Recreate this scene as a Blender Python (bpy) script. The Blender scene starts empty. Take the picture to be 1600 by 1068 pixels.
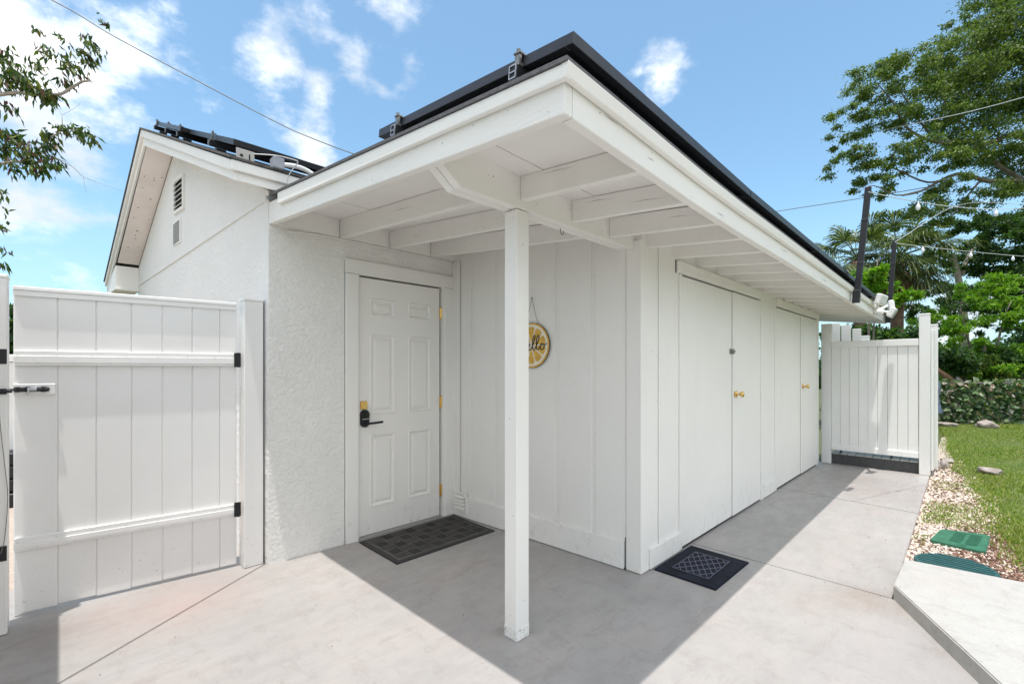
import bpy, bmesh, math, random
import numpy as np
from mathutils import Vector, Matrix, noise as mnoise
random.seed(7); rng = np.random.default_rng(7)
R = math.radians
S = bpy.context.scene
COL = S.collection

# ------------------------------------------------------------------ camera
ANG = math.atan2(715., 711.)
CA, SA = math.cos(ANG), math.sin(ANG)
CAMH = 1.35
cam = bpy.data.cameras.new('camera'); co = bpy.data.objects.new('camera', cam); COL.objects.link(co)
co.location = (0, 0, CAMH); co.rotation_euler = (R(90), 0, ANG - R(90))
cam.sensor_width = 36; cam.lens = 16.0; cam.shift_y = 42 / 1600.; cam.clip_start = .02; cam.clip_end = 3000
S.camera = co

# ------------------------------------------------------------------ light
S.view_settings.view_transform = 'Standard'; S.view_settings.look = 'None'
S.view_settings.gamma = 1; S.view_settings.use_curve_mapping = False
S.view_settings.exposure = 1.16
SUNDIR = Vector((-.148, -.065, 1.0)).normalized()          # towards the sun, almost overhead
sl = bpy.data.lights.new('sun', 'SUN'); so = bpy.data.objects.new('sun', sl); COL.objects.link(so)
sl.energy = 2.0; sl.angle = R(.55); sl.color = (1.0, .965, .925)
so.rotation_euler = SUNDIR.to_track_quat('Z', 'Y').to_euler()

world = bpy.data.worlds.new('World'); S.world = world; world.use_nodes = True
nt = world.node_tree; nt.nodes.clear()
def N(t, **k):
    n = nt.nodes.new(t)
    for a, b in k.items(): setattr(n, a, b)
    return n
def at(px, py, d):
    """a point d metres ahead of the standpoint, in the direction of a photograph pixel"""
    u = (px - 800) / 711.; v = (576 - py) / 711.
    return Vector(((CA + SA * u) * d, (SA - CA * u) * d, CAMH + v * d))
wout = N('ShaderNodeOutputWorld'); bg = N('ShaderNodeBackground'); bg.inputs[1].default_value = .15
sky = N('ShaderNodeTexSky', sky_type='NISHITA'); sky.sun_disc = False
sky.sun_elevation = math.asin(SUNDIR.z); sky.sun_rotation = math.atan2(SUNDIR.x, SUNDIR.y)
sky.air_density = 1.0; sky.dust_density = .6; sky.ozone_density = 1.0
tc = N('ShaderNodeTexCoord')
def M_(op, a, b=None, c=None):
    n = N('ShaderNodeMath', operation=op)
    for i, v in enumerate((a, b, c)):
        if v is None: continue
        if isinstance(v, (int, float)): n.inputs[i].default_value = v
        else: nt.links.new(v, n.inputs[i])
    return n.outputs[0]
nz = N('ShaderNodeTexNoise'); nz.inputs['Scale'].default_value = 6.5; nz.inputs['Detail'].default_value = 12; nz.inputs['Roughness'].default_value = .60
mp = N('ShaderNodeMapping'); mp.inputs['Scale'].default_value = (1, 1, 1.7)
nt.links.new(tc.outputs['Generated'], mp.inputs['Vector']); nt.links.new(mp.outputs[0], nz.inputs['Vector'])
clouds = [(60, 60, .27, 1.0), (190, 60, .22, 1.0), (80, 165, .20, .95), (215, 165, .10, .8), (420, 40, .08, .8), (430, 105, .11, 1.05), (560, 90, .09, 1.0), (500, 140, .10, .9),
          (640, 110, .07, .7), (500, 5, .14, .8), (620, 0, .10, .6), (1040, 118, .085, 1.1), (1000, 112, .05, .7), (490, 255, .075, 1.0), (80, 365, .15, .8), (20, 330, .13, .8), (120, 425, .15, .75),
          (-250, 200, .35, .8), (-300, -300, .4, .8), (1480, 530, .12, 1.3), (1650, 420, .25, .9), (1900, 200, .3, .8), (600, -500, .3, .7), (1300, -500, .25, .7)]
acc = None
for px, py, rad, amp in clouds:
    d = (at(px, py, 1) - Vector((0, 0, CAMH))).normalized()
    vd = N('ShaderNodeVectorMath', operation='DISTANCE'); nt.links.new(tc.outputs['Generated'], vd.inputs[0]); vd.inputs[1].default_value = d
    f = M_('MULTIPLY', M_('MAXIMUM', M_('SUBTRACT', 1.0, M_('DIVIDE', vd.outputs['Value'], rad)), 0.0), amp)
    acc = f if acc is None else M_('MAXIMUM', acc, f)
# behind the standpoint, unseen near-full noise cloud added to fill the shade
nz2 = N('ShaderNodeTexNoise'); nz2.inputs['Scale'].default_value = 1.6; nz2.inputs['Detail'].default_value = 2
nt.links.new(tc.outputs['Generated'], nz2.inputs['Vector'])
vdot = N('ShaderNodeVectorMath', operation='DOT_PRODUCT'); nt.links.new(tc.outputs['Generated'], vdot.inputs[0]); vdot.inputs[1].default_value = (CA, SA, 0)
bk = N('ShaderNodeMapRange'); nt.links.new(vdot.outputs['Value'], bk.inputs[0]); bk.inputs[1].default_value = .28; bk.inputs[2].default_value = .0
back = M_('MULTIPLY', bk.outputs[0], M_('MAXIMUM', M_('MULTIPLY', M_('SUBTRACT', nz2.outputs[0], .22), 4.0), 0.0))
acc = M_('MAXIMUM', acc, back)
cl = M_('ADD', M_('MULTIPLY', M_('SUBTRACT', nz.outputs[0], .5), 3.0), M_('SUBTRACT', acc, .40))
cl = M_('MULTIPLY', cl, 1.15)
clamp = N('ShaderNodeClamp'); nt.links.new(cl, clamp.inputs[0])
smooth = N('ShaderNodeMapRange', interpolation_type='SMOOTHSTEP'); nt.links.new(clamp.outputs[0], smooth.inputs[0])
# low haze towards the horizon
sep = N('ShaderNodeSeparateXYZ'); nt.links.new(tc.outputs['Generated'], sep.inputs[0])
hz = N('ShaderNodeMapRange'); nt.links.new(sep.outputs['Z'], hz.inputs[0]); hz.inputs[1].default_value = .0; hz.inputs[2].default_value = .28; hz.inputs[3].default_value = .75; hz.inputs[4].default_value = .10
tint = N('ShaderNodeMix', data_type='RGBA', blend_type='MULTIPLY'); tint.inputs[0].default_value = 1
nt.links.new(sky.outputs[0], tint.inputs[6]); tint.inputs[7].default_value = (.60, .72, .70, 1)
mixh = N('ShaderNodeMix', data_type='RGBA'); nt.links.new(hz.outputs[0], mixh.inputs[0]); nt.links.new(tint.outputs[2], mixh.inputs[6]); mixh.inputs[7].default_value = (1.5, 2.3, 2.85, 1)
mixc = N('ShaderNodeMix', data_type='RGBA'); nt.links.new(smooth.outputs[0], mixc.inputs[0]); nt.links.new(mixh.outputs[2], mixc.inputs[6])
shade = N('ShaderNodeMix', data_type='RGBA'); nzs = N('ShaderNodeTexNoise'); nzs.inputs['Scale'].default_value = 3.3; nzs.inputs['Detail'].default_value = 6; nt.links.new(mp.outputs[0], nzs.inputs['Vector'])
smr = N('ShaderNodeMapRange'); nt.links.new(nzs.outputs[0], smr.inputs[0]); smr.inputs[1].default_value = .40; smr.inputs[2].default_value = .62
nt.links.new(smr.outputs[0], shade.inputs[0]); shade.inputs[6].default_value = (5.4, 5.3, 5.15, 1); shade.inputs[7].default_value = (2.75, 2.9, 3.1, 1)
zel = N('ShaderNodeMapRange'); nt.links.new(sep.outputs['Z'], zel.inputs[0]); zel.inputs[1].default_value = .45; zel.inputs[2].default_value = 1.0; zel.inputs[3].default_value = 1.0; zel.inputs[4].default_value = 1.7
vsc = N('ShaderNodeVectorMath', operation='SCALE'); nt.links.new(shade.outputs[2], vsc.inputs[0]); nt.links.new(zel.outputs[0], vsc.inputs['Scale'])     # high cloud, mostly out of view, boosted overhead for more fill light
nt.links.new(vsc.outputs[0], mixc.inputs[7])
nt.links.new(mixc.outputs[2], bg.inputs[0]); nt.links.new(bg.outputs[0], wout.inputs[0])

# ------------------------------------------------------------------ materials
def newmat(name):
    m = bpy.data.materials.new(name); m.use_nodes = True
    t = m.node_tree; return m, t, t.nodes['Principled BSDF']
def lk(t, a, b): t.links.new(a, b)
def noise(t, vec, scale, detail=4, rough=.55, stretch=None):
    n = t.nodes.new('ShaderNodeTexNoise'); n.inputs['Scale'].default_value = scale; n.inputs['Detail'].default_value = detail; n.inputs['Roughness'].default_value = rough
    if stretch:
        mpn = t.nodes.new('ShaderNodeMapping'); mpn.inputs['Scale'].default_value = stretch; lk(t, vec, mpn.inputs[0]); vec = mpn.outputs[0]
    lk(t, vec, n.inputs['Vector']); return n.outputs[0]
def ramp(t, fac, stops):
    r = t.nodes.new('ShaderNodeValToRGB'); e = r.color_ramp.elements
    while len(e) < len(stops): e.new(.5)
    for i, (p, c) in enumerate(stops): e[i].position = p; e[i].color = (*c, 1) if len(c) == 3 else c
    lk(t, fac, r.inputs[0]); return r.outputs[0]
def mixc_(t, fac, a, b, mode='MIX'):
    n = t.nodes.new('ShaderNodeMix'); n.data_type = 'RGBA'; n.blend_type = mode
    for i, v in ((0, fac), (6, a), (7, b)):
        if isinstance(v, (int, float)): n.inputs[i].default_value = v
        elif isinstance(v, tuple): n.inputs[i].default_value = (*v, 1)
        else: lk(t, v, n.inputs[i])
    return n.outputs[2]
def bump(t, b, h, strength, dist, prev=None):
    n = t.nodes.new('ShaderNodeBump'); n.inputs['Strength'].default_value = strength; n.inputs['Distance'].default_value = dist
    lk(t, h, n.inputs['Height'])
    if prev is not None: lk(t, prev, n.inputs['Normal'])
    lk(t, n.outputs[0], b.inputs['Normal']); return n.outputs[0]
def coords(t):
    g = t.nodes.new('ShaderNodeNewGeometry'); return g.outputs['Position']
def simple(name, col, rough=.5, metal=0., var=.0, vs=20, bs=0., bsc=60, spec=None, coat=0):
    m, t, b = newmat(name); b.inputs['Roughness'].default_value = rough; b.inputs['Metallic'].default_value = metal
    b.inputs['Base Color'].default_value = (*col, 1)
    if spec is not None: b.inputs['Specular IOR Level'].default_value = spec
    if coat: b.inputs['Coat Weight'].default_value = coat
    P = coords(t)
    if var:
        n = noise(t, P, vs, 5)
        lk(t, ramp(t, n, [(.3, tuple(max(0, c * (1 - var)) for c in col)), (.7, tuple(min(1, c * (1 + var)) for c in col))]), b.inputs['Base Color'])
    if bs: bump(t, b, noise(t, P, bsc, 5), bs, .004)
    return m
def paint(name, col=(.85, .828, .785), rough=.5, grain=None, gs=.12, dirt=.10, knots=False):
    """old white house paint: slight tone drift, sparse scuffs, brush or wood grain relief"""
    m, t, b = newmat(name); P = coords(t); b.inputs['Roughness'].default_value = rough
    b.inputs['Specular IOR Level'].default_value = .35
    c = ramp(t, noise(t, P, 1.7, 4), [(.3, tuple(x * .955 for x in col)), (.7, col)])
    sc = noise(t, P, 23, 6, .7)
    c = mixc_(t, ramp(t, sc, [(.69, (0, 0, 0)), (.76, (dirt * 2, ) * 3)]), c, (.30, .28, .25))
    st = noise(t, P, 5, 4, .6, (1, 1, .16))
    c = mixc_(t, ramp(t, st, [(.56, (0, 0, 0)), (.85, (dirt, ) * 3)]), c, (.52, .49, .43))
    sz = t.nodes.new('ShaderNodeSeparateXYZ'); lk(t, P, sz.inputs[0]); gz = t.nodes.new('ShaderNodeMapRange'); lk(t, sz.outputs[2], gz.inputs[0])
    gz.inputs[1].default_value = .34; gz.inputs[2].default_value = 0.; gz.inputs[3].default_value = 0.; gz.inputs[4].default_value = 1.
    gk = t.nodes.new('ShaderNodeMath'); gk.operation = 'MULTIPLY'; lk(t, gz.outputs[0], gk.inputs[0]); lk(t, ramp(t, noise(t, P, 18, 7, .75, (1, 1, .6)), [(.54, (0, 0, 0)), (.68, (.5, .5, .5))]), gk.inputs[1])
    c = mixc_(t, gk.outputs[0], c, (.46, .42, .36))
    lk(t, c, b.inputs['Base Color'])
    if grain: h = noise(t, P, 26, 6, .62, grain)
    else: h = noise(t, P, 60, 5, .6)
    bump(t, b, h, gs, .004)
    return m
WHITE = paint('white_trim_paint', grain=(1, 1, .35), gs=.16)
WHITE_X = paint('white_board_paint_along_x', grain=(.06, 1.6, 2.6), gs=.32, dirt=.14)
WHITE_Y = paint('white_board_paint_along_y', grain=(1.6, .06, 2.6), gs=.42, dirt=.14)
RAKEW = paint('white_rough_rake_paint', grain=(2.5, .10, 4.2), gs=1.0, dirt=.12)
SIDING = paint('white_siding_paint', col=(.85, .828, .785), grain=(2.4, 2.4, .22), gs=.5, dirt=.10)
DOORP = paint('white_door_paint', col=(.85, .825, .78), rough=.38, gs=.04, dirt=.03)
SOFFIT = paint('white_soffit_paint', col=(.84, .815, .78), grain=(1.2, .3, 1), gs=.2, dirt=.22)
VINYL = simple('white_vinyl', (.82, .805, .78), .32, var=.03, vs=3)
def vinyl_dirty():
    m, t, b = newmat('scuffed_white_vinyl'); P = coords(t); b.inputs['Roughness'].default_value = .34
    s = t.nodes.new('ShaderNodeSeparateXYZ'); lk(t, P, s.inputs[0])
    mr = t.nodes.new('ShaderNodeMapRange'); lk(t, s.outputs[2], mr.inputs[0]); mr.inputs[1].default_value = .5; mr.inputs[2].default_value = 0.; mr.inputs[3].default_value = 0.0; mr.inputs[4].default_value = 1.
    n = noise(t, P, 30, 6, .7, (1.2, 1.2, 2.5)); r = ramp(t, n, [(.63, (0, 0, 0)), (.67, (.8, .8, .8))])
    mm = t.nodes.new('ShaderNodeMath'); mm.operation = 'MULTIPLY'; lk(t, r, mm.inputs[0]); lk(t, mr.outputs[0], mm.inputs[1])
    c = ramp(t, noise(t, P, 2.2, 4), [(.3, (.77, .75, .725)), (.7, (.82, .805, .78))])
    lk(t, mixc_(t, mm.outputs[0], c, (.33, .31, .29)), b.inputs['Base Color']); bump(t, b, noise(t, P, 9, 3), .05, .01)
    return m
VINYLD = vinyl_dirty()
def stucco(name, col, s=1.0, scale=1.0):
    m, t, b = newmat(name); P = coords(t); b.inputs['Roughness'].default_value = .75; b.inputs['Specular IOR Level'].default_value = .3
    c = ramp(t, noise(t, P, 1.3, 5), [(.3, tuple(x * .94 for x in col)), (.7, col)])
    d = noise(t, P, 34, 7, .72)
    c = mixc_(t, ramp(t, d, [(.70, (0, 0, 0)), (.77, (.35, .35, .35))]), c, (.35, .33, .30))
    lk(t, c, b.inputs['Base Color'])
    n1 = t.nodes.new('ShaderNodeTexNoise'); n1.inputs['Scale'].default_value = 34 * scale; n1.inputs['Detail'].default_value = 3; n1.inputs['Distortion'].default_value = .6; lk(t, P, n1.inputs['Vector'])
    rr = ramp(t, n1.outputs[0], [(.38, (0, 0, 0)), (.62, (1, 1, 1))])
    p = bump(t, b, rr, .55 * s, .008)
    p = bump(t, b, noise(t, P, 9, 3), .6 * s, .02, p)
    p = bump(t, b, ramp(t, noise(t, P, 15, 6, .7, (1, 1, 2.2)), [(.44, (0, 0, 0)), (.60, (1, 1, 1))]), .5 * s, .008, p)
    bump(t, b, noise(t, P, 120, 4), .25 * s, .002, p)
    return m
STUCCO = stucco('white_stucco', (.87, .85, .81), .85, 1.15)
STUCCO2 = stucco('white_gable_stucco', (.82, .81, .79), .8, .5)
def concrete(name, a, b_, rough=.5, stains=()):
    m, t, b = newmat(name); P = coords(t)
    n = noise(t, P, 1.1, 7, .62); n2 = noise(t, P, 4.5, 8, .68, (1, 1.9, 1)); n3 = noise(t, P, 70, 6, .7)
    c = ramp(t, n, [(.32, a), (.68, b_)])
    c = mixc_(t, ramp(t, n2, [(.45, (0, 0, 0)), (.66, (.45, .45, .45))]), c, tuple(x * .84 for x in a))
    c = mixc_(t, ramp(t, n2, [(.25, (.35, .35, .35)), (.40, (0, 0, 0))]), c, tuple(min(1, x * 1.14) for x in b_))
    rs = noise(t, P, 2.3, 6, .65)
    c = mixc_(t, ramp(t, rs, [(.50, (0, 0, 0)), (.70, (.30, .30, .30))]), c, (.45, .36, .335))
    st_ = noise(t, P, 3.2, 8, .72, (.55, 1.7, 1))
    c = mixc_(t, ramp(t, st_, [(.57, (0, 0, 0)), (.62, (.40, .40, .40)), (.66, (.05, .05, .05))]), c, (.30, .25, .23))
    s2 = noise(t, P, 7.5, 9, .72, (1.6, .7, 1)); c = mixc_(t, ramp(t, s2, [(.55, (0, 0, 0)), (.60, (.30, .30, .30)), (.64, (.03, .03, .03))]), c, (.26, .22, .20))
    c = mixc_(t, ramp(t, noise(t, P, 16, 8, .75), [(.60, (0, 0, 0)), (.74, (.5, .5, .5))]), c, (.24, .22, .20))
    c = mixc_(t, ramp(t, noise(t, P, 38, 3, .5), [(.735, (0, 0, 0)), (.76, (.85, .85, .85))]), c, (.12, .10, .09))
    fg = noise(t, P, 160, 5, .8); c = mixc_(t, ramp(t, fg, [(.35, (.5, .5, .5)), (.55, (0, 0, 0))]), c, tuple(x * .80 for x in a))
    for (x, y, r_, colr, amt) in stains:
        v = t.nodes.new('ShaderNodeVectorMath'); v.operation = 'DISTANCE'; v.inputs[1].default_value = (x, y, 0)
        lk(t, P, v.inputs[0])
        mr = t.nodes.new('ShaderNodeMapRange'); lk(t, v.outputs['Value'], mr.inputs[0]); mr.inputs[1].default_value = r_; mr.inputs[2].default_value = 0; mr.inputs[3].default_value = 0; mr.inputs[4].default_value = amt
        k = t.nodes.new('ShaderNodeMath'); k.operation = 'MULTIPLY'; lk(t, mr.outputs[0], k.inputs[0]); lk(t, n2, k.inputs[1])
        c = mixc_(t, k.outputs[0], c, colr)
    lk(t, c, b.inputs['Base Color'])
    lk(t, ramp(t, n2, [(.3, (rough - .12, ) * 3), (.7, (rough + .12, ) * 3)]), b.inputs['Roughness'])
    bump(t, b, n3, .10, .003); 
    return m
CONC = concrete('sealed_grey_concrete', (.34, .322, .308), (.415, .393, .376), .42, [(3.36, .42, .26, (.27, .20, .15), .9), (3.1, .62, .30, (.33, .25, .20), .5), (6.4, .7, .9, (.22, .17, .16), .7), (7.0, 1.1, .5, (.2, .17, .16), .7), (-.05, 3.3, .35, (.2, .15, .13), .8), (.5, 3.2, .5, (.45, .30, .26), .8)])
CONC2 = concrete('raised_slab_concrete', (.40, .39, .365), (.47, .455, .425), .7)
CONC_DARK = simple('shadow_gap_concrete', (.10, .095, .09), .9)
WOODGREY = simple('dark_grey_painted_wood', (.055, .055, .055), .6, var=.2)
DECKB = simple('weathered_deck_paint', (.33, .35, .34), .6, var=.15, vs=9)
ANOD = simple('black_anodised_frame', (.045, .047, .055), .34, .55, var=.1)
RAILM = simple('mill_aluminium', (.55, .56, .58), .35, .9)
BACKS = simple('black_backsheet', (.008, .008, .010), .5)
CELL = simple('solar_cell_glass', (.01, .014, .03), .08, 0, coat=.5)
MEMB = simple('dark_grey_roll_roofing', (.10, .10, .105), .85, var=.25, vs=60, bs=.5, bsc=200)
SHING = simple('dark_shingle', (.09, .085, .08), .9, var=.35, vs=50, bs=.6, bsc=120)
BRASS = simple('polished_brass', (.80, .55, .20), .22, 1., var=.15, vs=30)
STEEL = simple('dull_steel', (.24, .235, .22), .42, .9, var=.3, vs=80)
BLACKM = simple('black_powder_coat', (.008, .008, .011), .5, .0, var=.3, vs=40)
BLACKG = simple('black_glass_keypad', (.01, .01, .012), .08)
RUB1 = simple('worn_grey_brown_rubber', (.115, .108, .096), .85, var=.25, vs=9, bs=.4, bsc=180)
RUB1E = simple('black_rubber_border', (.022, .021, .021), .6, var=.2)
RUB2 = simple('navy_black_rubber', (.010, .012, .022), .8, var=.6, vs=9, bs=.3, bsc=160, spec=.25)
RUB2L = simple('worn_edge_rubber', (.13, .135, .18), .7)
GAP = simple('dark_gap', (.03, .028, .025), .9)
MESHSCREEN = simple('dark_screen', (.08, .075, .07), .8)
LIDG = simple('green_utility_plastic', (.03, .135, .075), .55, var=.25, vs=16, bs=.3)
LIDB = simple('blue_green_lid_plastic', (.022, .085, .085), .55, var=.2, vs=16)
STONE = simple('pale_fieldstone', (.34, .29, .26), .9, var=.35, vs=14, bs=.9, bsc=25)
PVC = simple('white_pvc', (.78, .78, .77), .35)
LAMPW = simple('white_lamp_plastic', (.80, .79, .76), .35)
LENS = simple('lamp_lens', (.70, .72, .74), .12)
BULB = simple('frosted_bulb_glass', (.85, .86, .88), .1)
CABLE = simple('grey_cable', (.16, .16, .15), .6)
CABLEL = simple('pale_cable', (.50, .52, .52), .5)
GOLD = simple('mustard_slice_paint', (.66, .40, .07), .6, var=.2, vs=35)
PITH = simple('cream_slice_paint', (.80, .73, .60), .6)
WOODE = simple('dark_sign_edge', (.10, .06, .03), .7)
INK = simple('black_lettering', (.012, .010, .010), .5)
TWINE = simple('brown_twine', (.16, .13, .09), .9)
BARK = simple('grey_bark', (.17, .145, .115), .9, var=.4, vs=8, bs=.8, bsc=20)
BARKL = simple('pale_bark', (.36, .32, .27), .9, var=.35, vs=9, bs=.8, bsc=22)
PALMB = simple('palm_trunk_bark', (.15, .095, .065), .95, var=.5, vs=10, bs=1, bsc=16)
LOGM = simple('tan_log', (.40, .23, .14), .85, var=.35, vs=6, bs=.6, bsc=20)
BLUEM = simple('blue_grey_tarp', (.13, .17, .27), .6, var=.4, vs=12)
def leafmat(name, stops, trans=.35, rough=.45):
    m, t, b = newmat(name); g = t.nodes.new('ShaderNodeNewGeometry')
    c = ramp(t, g.outputs['Random Per Island'], stops); lk(t, c, b.inputs['Base Color']); b.inputs['Roughness'].default_value = rough
    b.inputs['Specular IOR Level'].default_value = .35
    tr = t.nodes.new('ShaderNodeBsdfTranslucent'); lk(t, mixc_(t, 1.0, c, (1.5, 1.6, .6), 'MULTIPLY'), tr.inputs[0])
    mx = t.nodes.new('ShaderNodeMixShader'); mx.inputs[0].default_value = trans
    lk(t, b.outputs[0], mx.inputs[1]); lk(t, tr.outputs[0], mx.inputs[2]); lk(t, mx.outputs[0], t.nodes['Material Output'].inputs[0])
    return m
L_OAK = leafmat('oak_leaf', [(0, (.035, .08, .018)), (.5, (.10, .17, .03)), (1, (.22, .27, .06))])
L_DARK = leafmat('dark_leaf', [(0, (.02, .055, .02)), (.6, (.05, .115, .03)), (1, (.10, .18, .04))])
L_LIME = leafmat('bright_leaf', [(0, (.08, .18, .015)), (.6, (.14, .31, .02)), (1, (.26, .38, .04))], .45)
L_IVY = leafmat('ivy_leaf', [(0, (.03, .07, .035)), (.4, (.10, .19, .07)), (.75, (.24, .33, .17)), (.88, (.36, .36, .30)), (1, (.42, .28, .24))], .2)
L_MANGO = leafmat('drooping_leaf', [(0, (.02, .05, .012)), (.5, (.06, .12, .018)), (.80, (.17, .20, .03)), (.90, (.12, .05, .04)), (1, (.08, .035, .03))], .3)
L_PALM = leafmat('palm_blade', [(0, (.02, .04, .014)), (.55, (.06, .095, .03)), (1, (.19, .22, .09))], .3)
L_DEAD = leafmat('dead_palm_blade', [(0, (.06, .03, .02)), (.5, (.15, .08, .05)), (1, (.28, .19, .12))], .2, .8)
L_GRASS = leafmat('grass_blade', [(0, (.08, .16, .015)), (.45, (.16, .27, .03)), (.8, (.28, .34, .06)), (1, (.45, .40, .18))], .35)
def pebmat():
    m, t, b = newmat('shell_pebble'); g = t.nodes.new('ShaderNodeNewGeometry'); b.inputs['Roughness'].default_value = .85
    lk(t, ramp(t, g.outputs['Random Per Island'], [(0, (.10, .065, .05)), (.16, (.30, .20, .15)), (.3, (.50, .40, .33)), (.65, (.64, .53, .46)), (1, (.76, .68, .60))]), b.inputs['Base Color']); return m
PEB = pebmat()
def patch_grass():
    t = L_GRASS.node_tree; b = t.nodes['Principled BSDF']; old = b.inputs['Base Color'].links[0].from_socket; Pn = coords(t)
    f = ramp(t, noise(t, Pn, 2.6, 6, .7), [(.42, (0, 0, 0)), (.60, (1, 1, 1))]); m = mixc_(t, f, old, (.30, .27, .11)); k = mixc_(t, .55, old, m)
    lk(t, k, b.inputs['Base Color'])
patch_grass()
def mulchmat():
    m, t, b = newmat('bark_chip'); g = t.nodes.new('ShaderNodeNewGeometry'); b.inputs['Roughness'].default_value = .9
    lk(t, ramp(t, g.outputs['Random Per Island'], [(0, (.06, .03, .02)), (.7, (.20, .10, .07)), (1, (.42, .30, .22))]), b.inputs['Base Color']); return m
MULCH = mulchmat()
def groundmat(name, a, b_, sc=8):
    m, t, b = newmat(name); P = coords(t); b.inputs['Roughness'].default_value = .95
    c = ramp(t, noise(t, P, sc, 8, .7), [(.3, a), (.7, b_)])
    c = mixc_(t, ramp(t, noise(t, P, .7, 4), [(.35, (0, 0, 0)), (.75, (.6, .6, .6))]), c, tuple(x * .7 for x in b_))
    lk(t, c, b.inputs['Base Color']); bump(t, b, noise(t, P, 45, 6, .7), .8, .01); return m
G_LAWN = groundmat('turf_soil', (.05, .085, .018), (.12, .16, .035), 14)
G_GRAV = groundmat('shell_gravel_bed', (.30, .22, .17), (.60, .51, .43), 40)
G_BASE = groundmat('rough_ground', (.07, .09, .03), (.13, .13, .06), 3)

# ------------------------------------------------------------------ geometry helpers
ORG = {}
def link(o, parent=None):
    COL.objects.link(o)
    if parent is not None: o.parent = parent
    return o
def tag(o, label=None, cat=None, group=None, kind=None):
    if label: o['label'] = label
    if cat: o['category'] = cat
    if group: o['group'] = group
    if kind: o['kind'] = kind
    return o
def thing(name, label, cat, loc=(0, 0, 0), group=None):
    o = bpy.data.objects.new(name, None); o.location = loc; o.empty_display_size = .1; COL.objects.link(o)
    ORG[o.name] = Vector(loc); return tag(o, label, cat, group)
def obj(name, bm, mat, parent=None, label=None, kind=None, smooth=False):
    me = bpy.data.meshes.new(name)
    off = Vector((0, 0, 0))
    if parent is not None: off = ORG.get(parent.name, Vector((0, 0, 0)))
    if off.length: bmesh.ops.translate(bm, verts=bm.verts, vec=-off)
    bm.normal_update(); bm.to_mesh(me); bm.free()
    if isinstance(mat, (list, tuple)):
        for k in mat: me.materials.append(k)
    else: me.materials.append(mat)
    if smooth: me.polygons.foreach_set('use_smooth', [True] * len(me.polygons))
    o = bpy.data.objects.new(name, me); link(o, parent)
    if parent is not None: ORG[o.name] = off
    return tag(o, label, None, None, kind)
def B(): return bmesh.new()
def hexa(bm, p, bev=0):
    """p: 4 bottom corners then 4 top corners, same order"""
    v = [bm.verts.new(q) for q in p]
    fs = []
    for f in ((0, 3, 2, 1), (4, 5, 6, 7), (0, 1, 5, 4), (1, 2, 6, 5), (2, 3, 7, 6), (3, 0, 4, 7)): fs.append(bm.faces.new([v[i] for i in f]))
    bmesh.ops.recalc_face_normals(bm, faces=fs)
    if bev:
        es = list({e for f in fs for e in f.edges})
        bmesh.ops.bevel(bm, geom=es, offset=bev, segments=1, affect='EDGES', clamp_overlap=True)
    return v
def box(bm, x0, x1, y0, y1, z0, z1, bev=0):
    return hexa(bm, [(x0, y0, z0), (x1, y0, z0), (x1, y1, z0), (x0, y1, z0), (x0, y0, z1), (x1, y0, z1), (x1, y1, z1), (x0, y1, z1)], bev)
def slab(bm, a, b, n, t, z0a, z1a, z0b=None, z1b=None, bev=0):
    """upright board from plan point a to plan point b, thickness t towards plan direction n"""
    z0b = z0a if z0b is None else z0b; z1b = z1a if z1b is None else z1b
    nx, ny = n[0] * t, n[1] * t
    hexa(bm, [(a[0], a[1], z0a), (b[0], b[1], z0b), (b[0] + nx, b[1] + ny, z0b), (a[0] + nx, a[1] + ny, z0a),
              (a[0], a[1], z1a), (b[0], b[1], z1b), (b[0] + nx, b[1] + ny, z1b), (a[0] + nx, a[1] + ny, z1a)], bev)
def prism(bm, poly, z0, z1, bev=0):
    lo = [bm.verts.new((x, y, z0)) for x, y in poly]; hi = [bm.verts.new((x, y, z1)) for x, y in poly]
    fs = [bm.faces.new(lo[::-1]), bm.faces.new(hi)]; n = len(poly)
    for i in range(n): fs.append(bm.faces.new([lo[i], lo[(i + 1) % n], hi[(i + 1) % n], hi[i]]))
    bmesh.ops.recalc_face_normals(bm, faces=fs)
    if bev: bmesh.ops.bevel(bm, geom=list(fs[1].edges), offset=bev, segments=2, affect='EDGES')
def tube(bm, pts, rad, n=8, cap=True):
    pts = [Vector(p) for p in pts]; m = len(pts)
    rads = rad if isinstance(rad, (list, tuple)) else [rad] * m
    rings = []; up = Vector((0, 0, 1))
    for i, p in enumerate(pts):
        d = (pts[min(i + 1, m - 1)] - pts[max(i - 1, 0)]).normalized()
        if abs(d.dot(up)) > .95: up = Vector((1, 0, 0)) if abs(d.x) < .8 else Vector((0, 1, 0))
        a = d.cross(up).normalized(); b = d.cross(a).normalized(); up = a.cross(d)
        rings.append([bm.verts.new(p + (a * math.cos(2 * math.pi * k / n) + b * math.sin(2 * math.pi * k / n)) * rads[i]) for k in range(n)])
    for i in range(m - 1):
        for k in range(n): bm.faces.new([rings[i][k], rings[i][(k + 1) % n], rings[i + 1][(k + 1) % n], rings[i + 1][k]])
    if cap:
        bm.faces.new(rings[0][::-1]); bm.faces.new(rings[-1])
def cyl(bm, a, b, r, n=16): tube(bm, [a, b], r, n)
def smooth_path(pts, k=6):
    P = [Vector(p) for p in pts]; P = [P[0] * 2 - P[1]] + P + [P[-1] * 2 - P[-2]]; out = []
    for i in range(1, len(P) - 2):
        for j in range(k):
            s = j / k; a, b, c, d = P[i - 1:i + 3]
            out.append(.5 * ((2 * b) + (c - a) * s + (2 * a - 5 * b + 4 * c - d) * s * s + (3 * b - a - 3 * c + d) * s ** 3))
    out.append(P[-2]); return out
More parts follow.
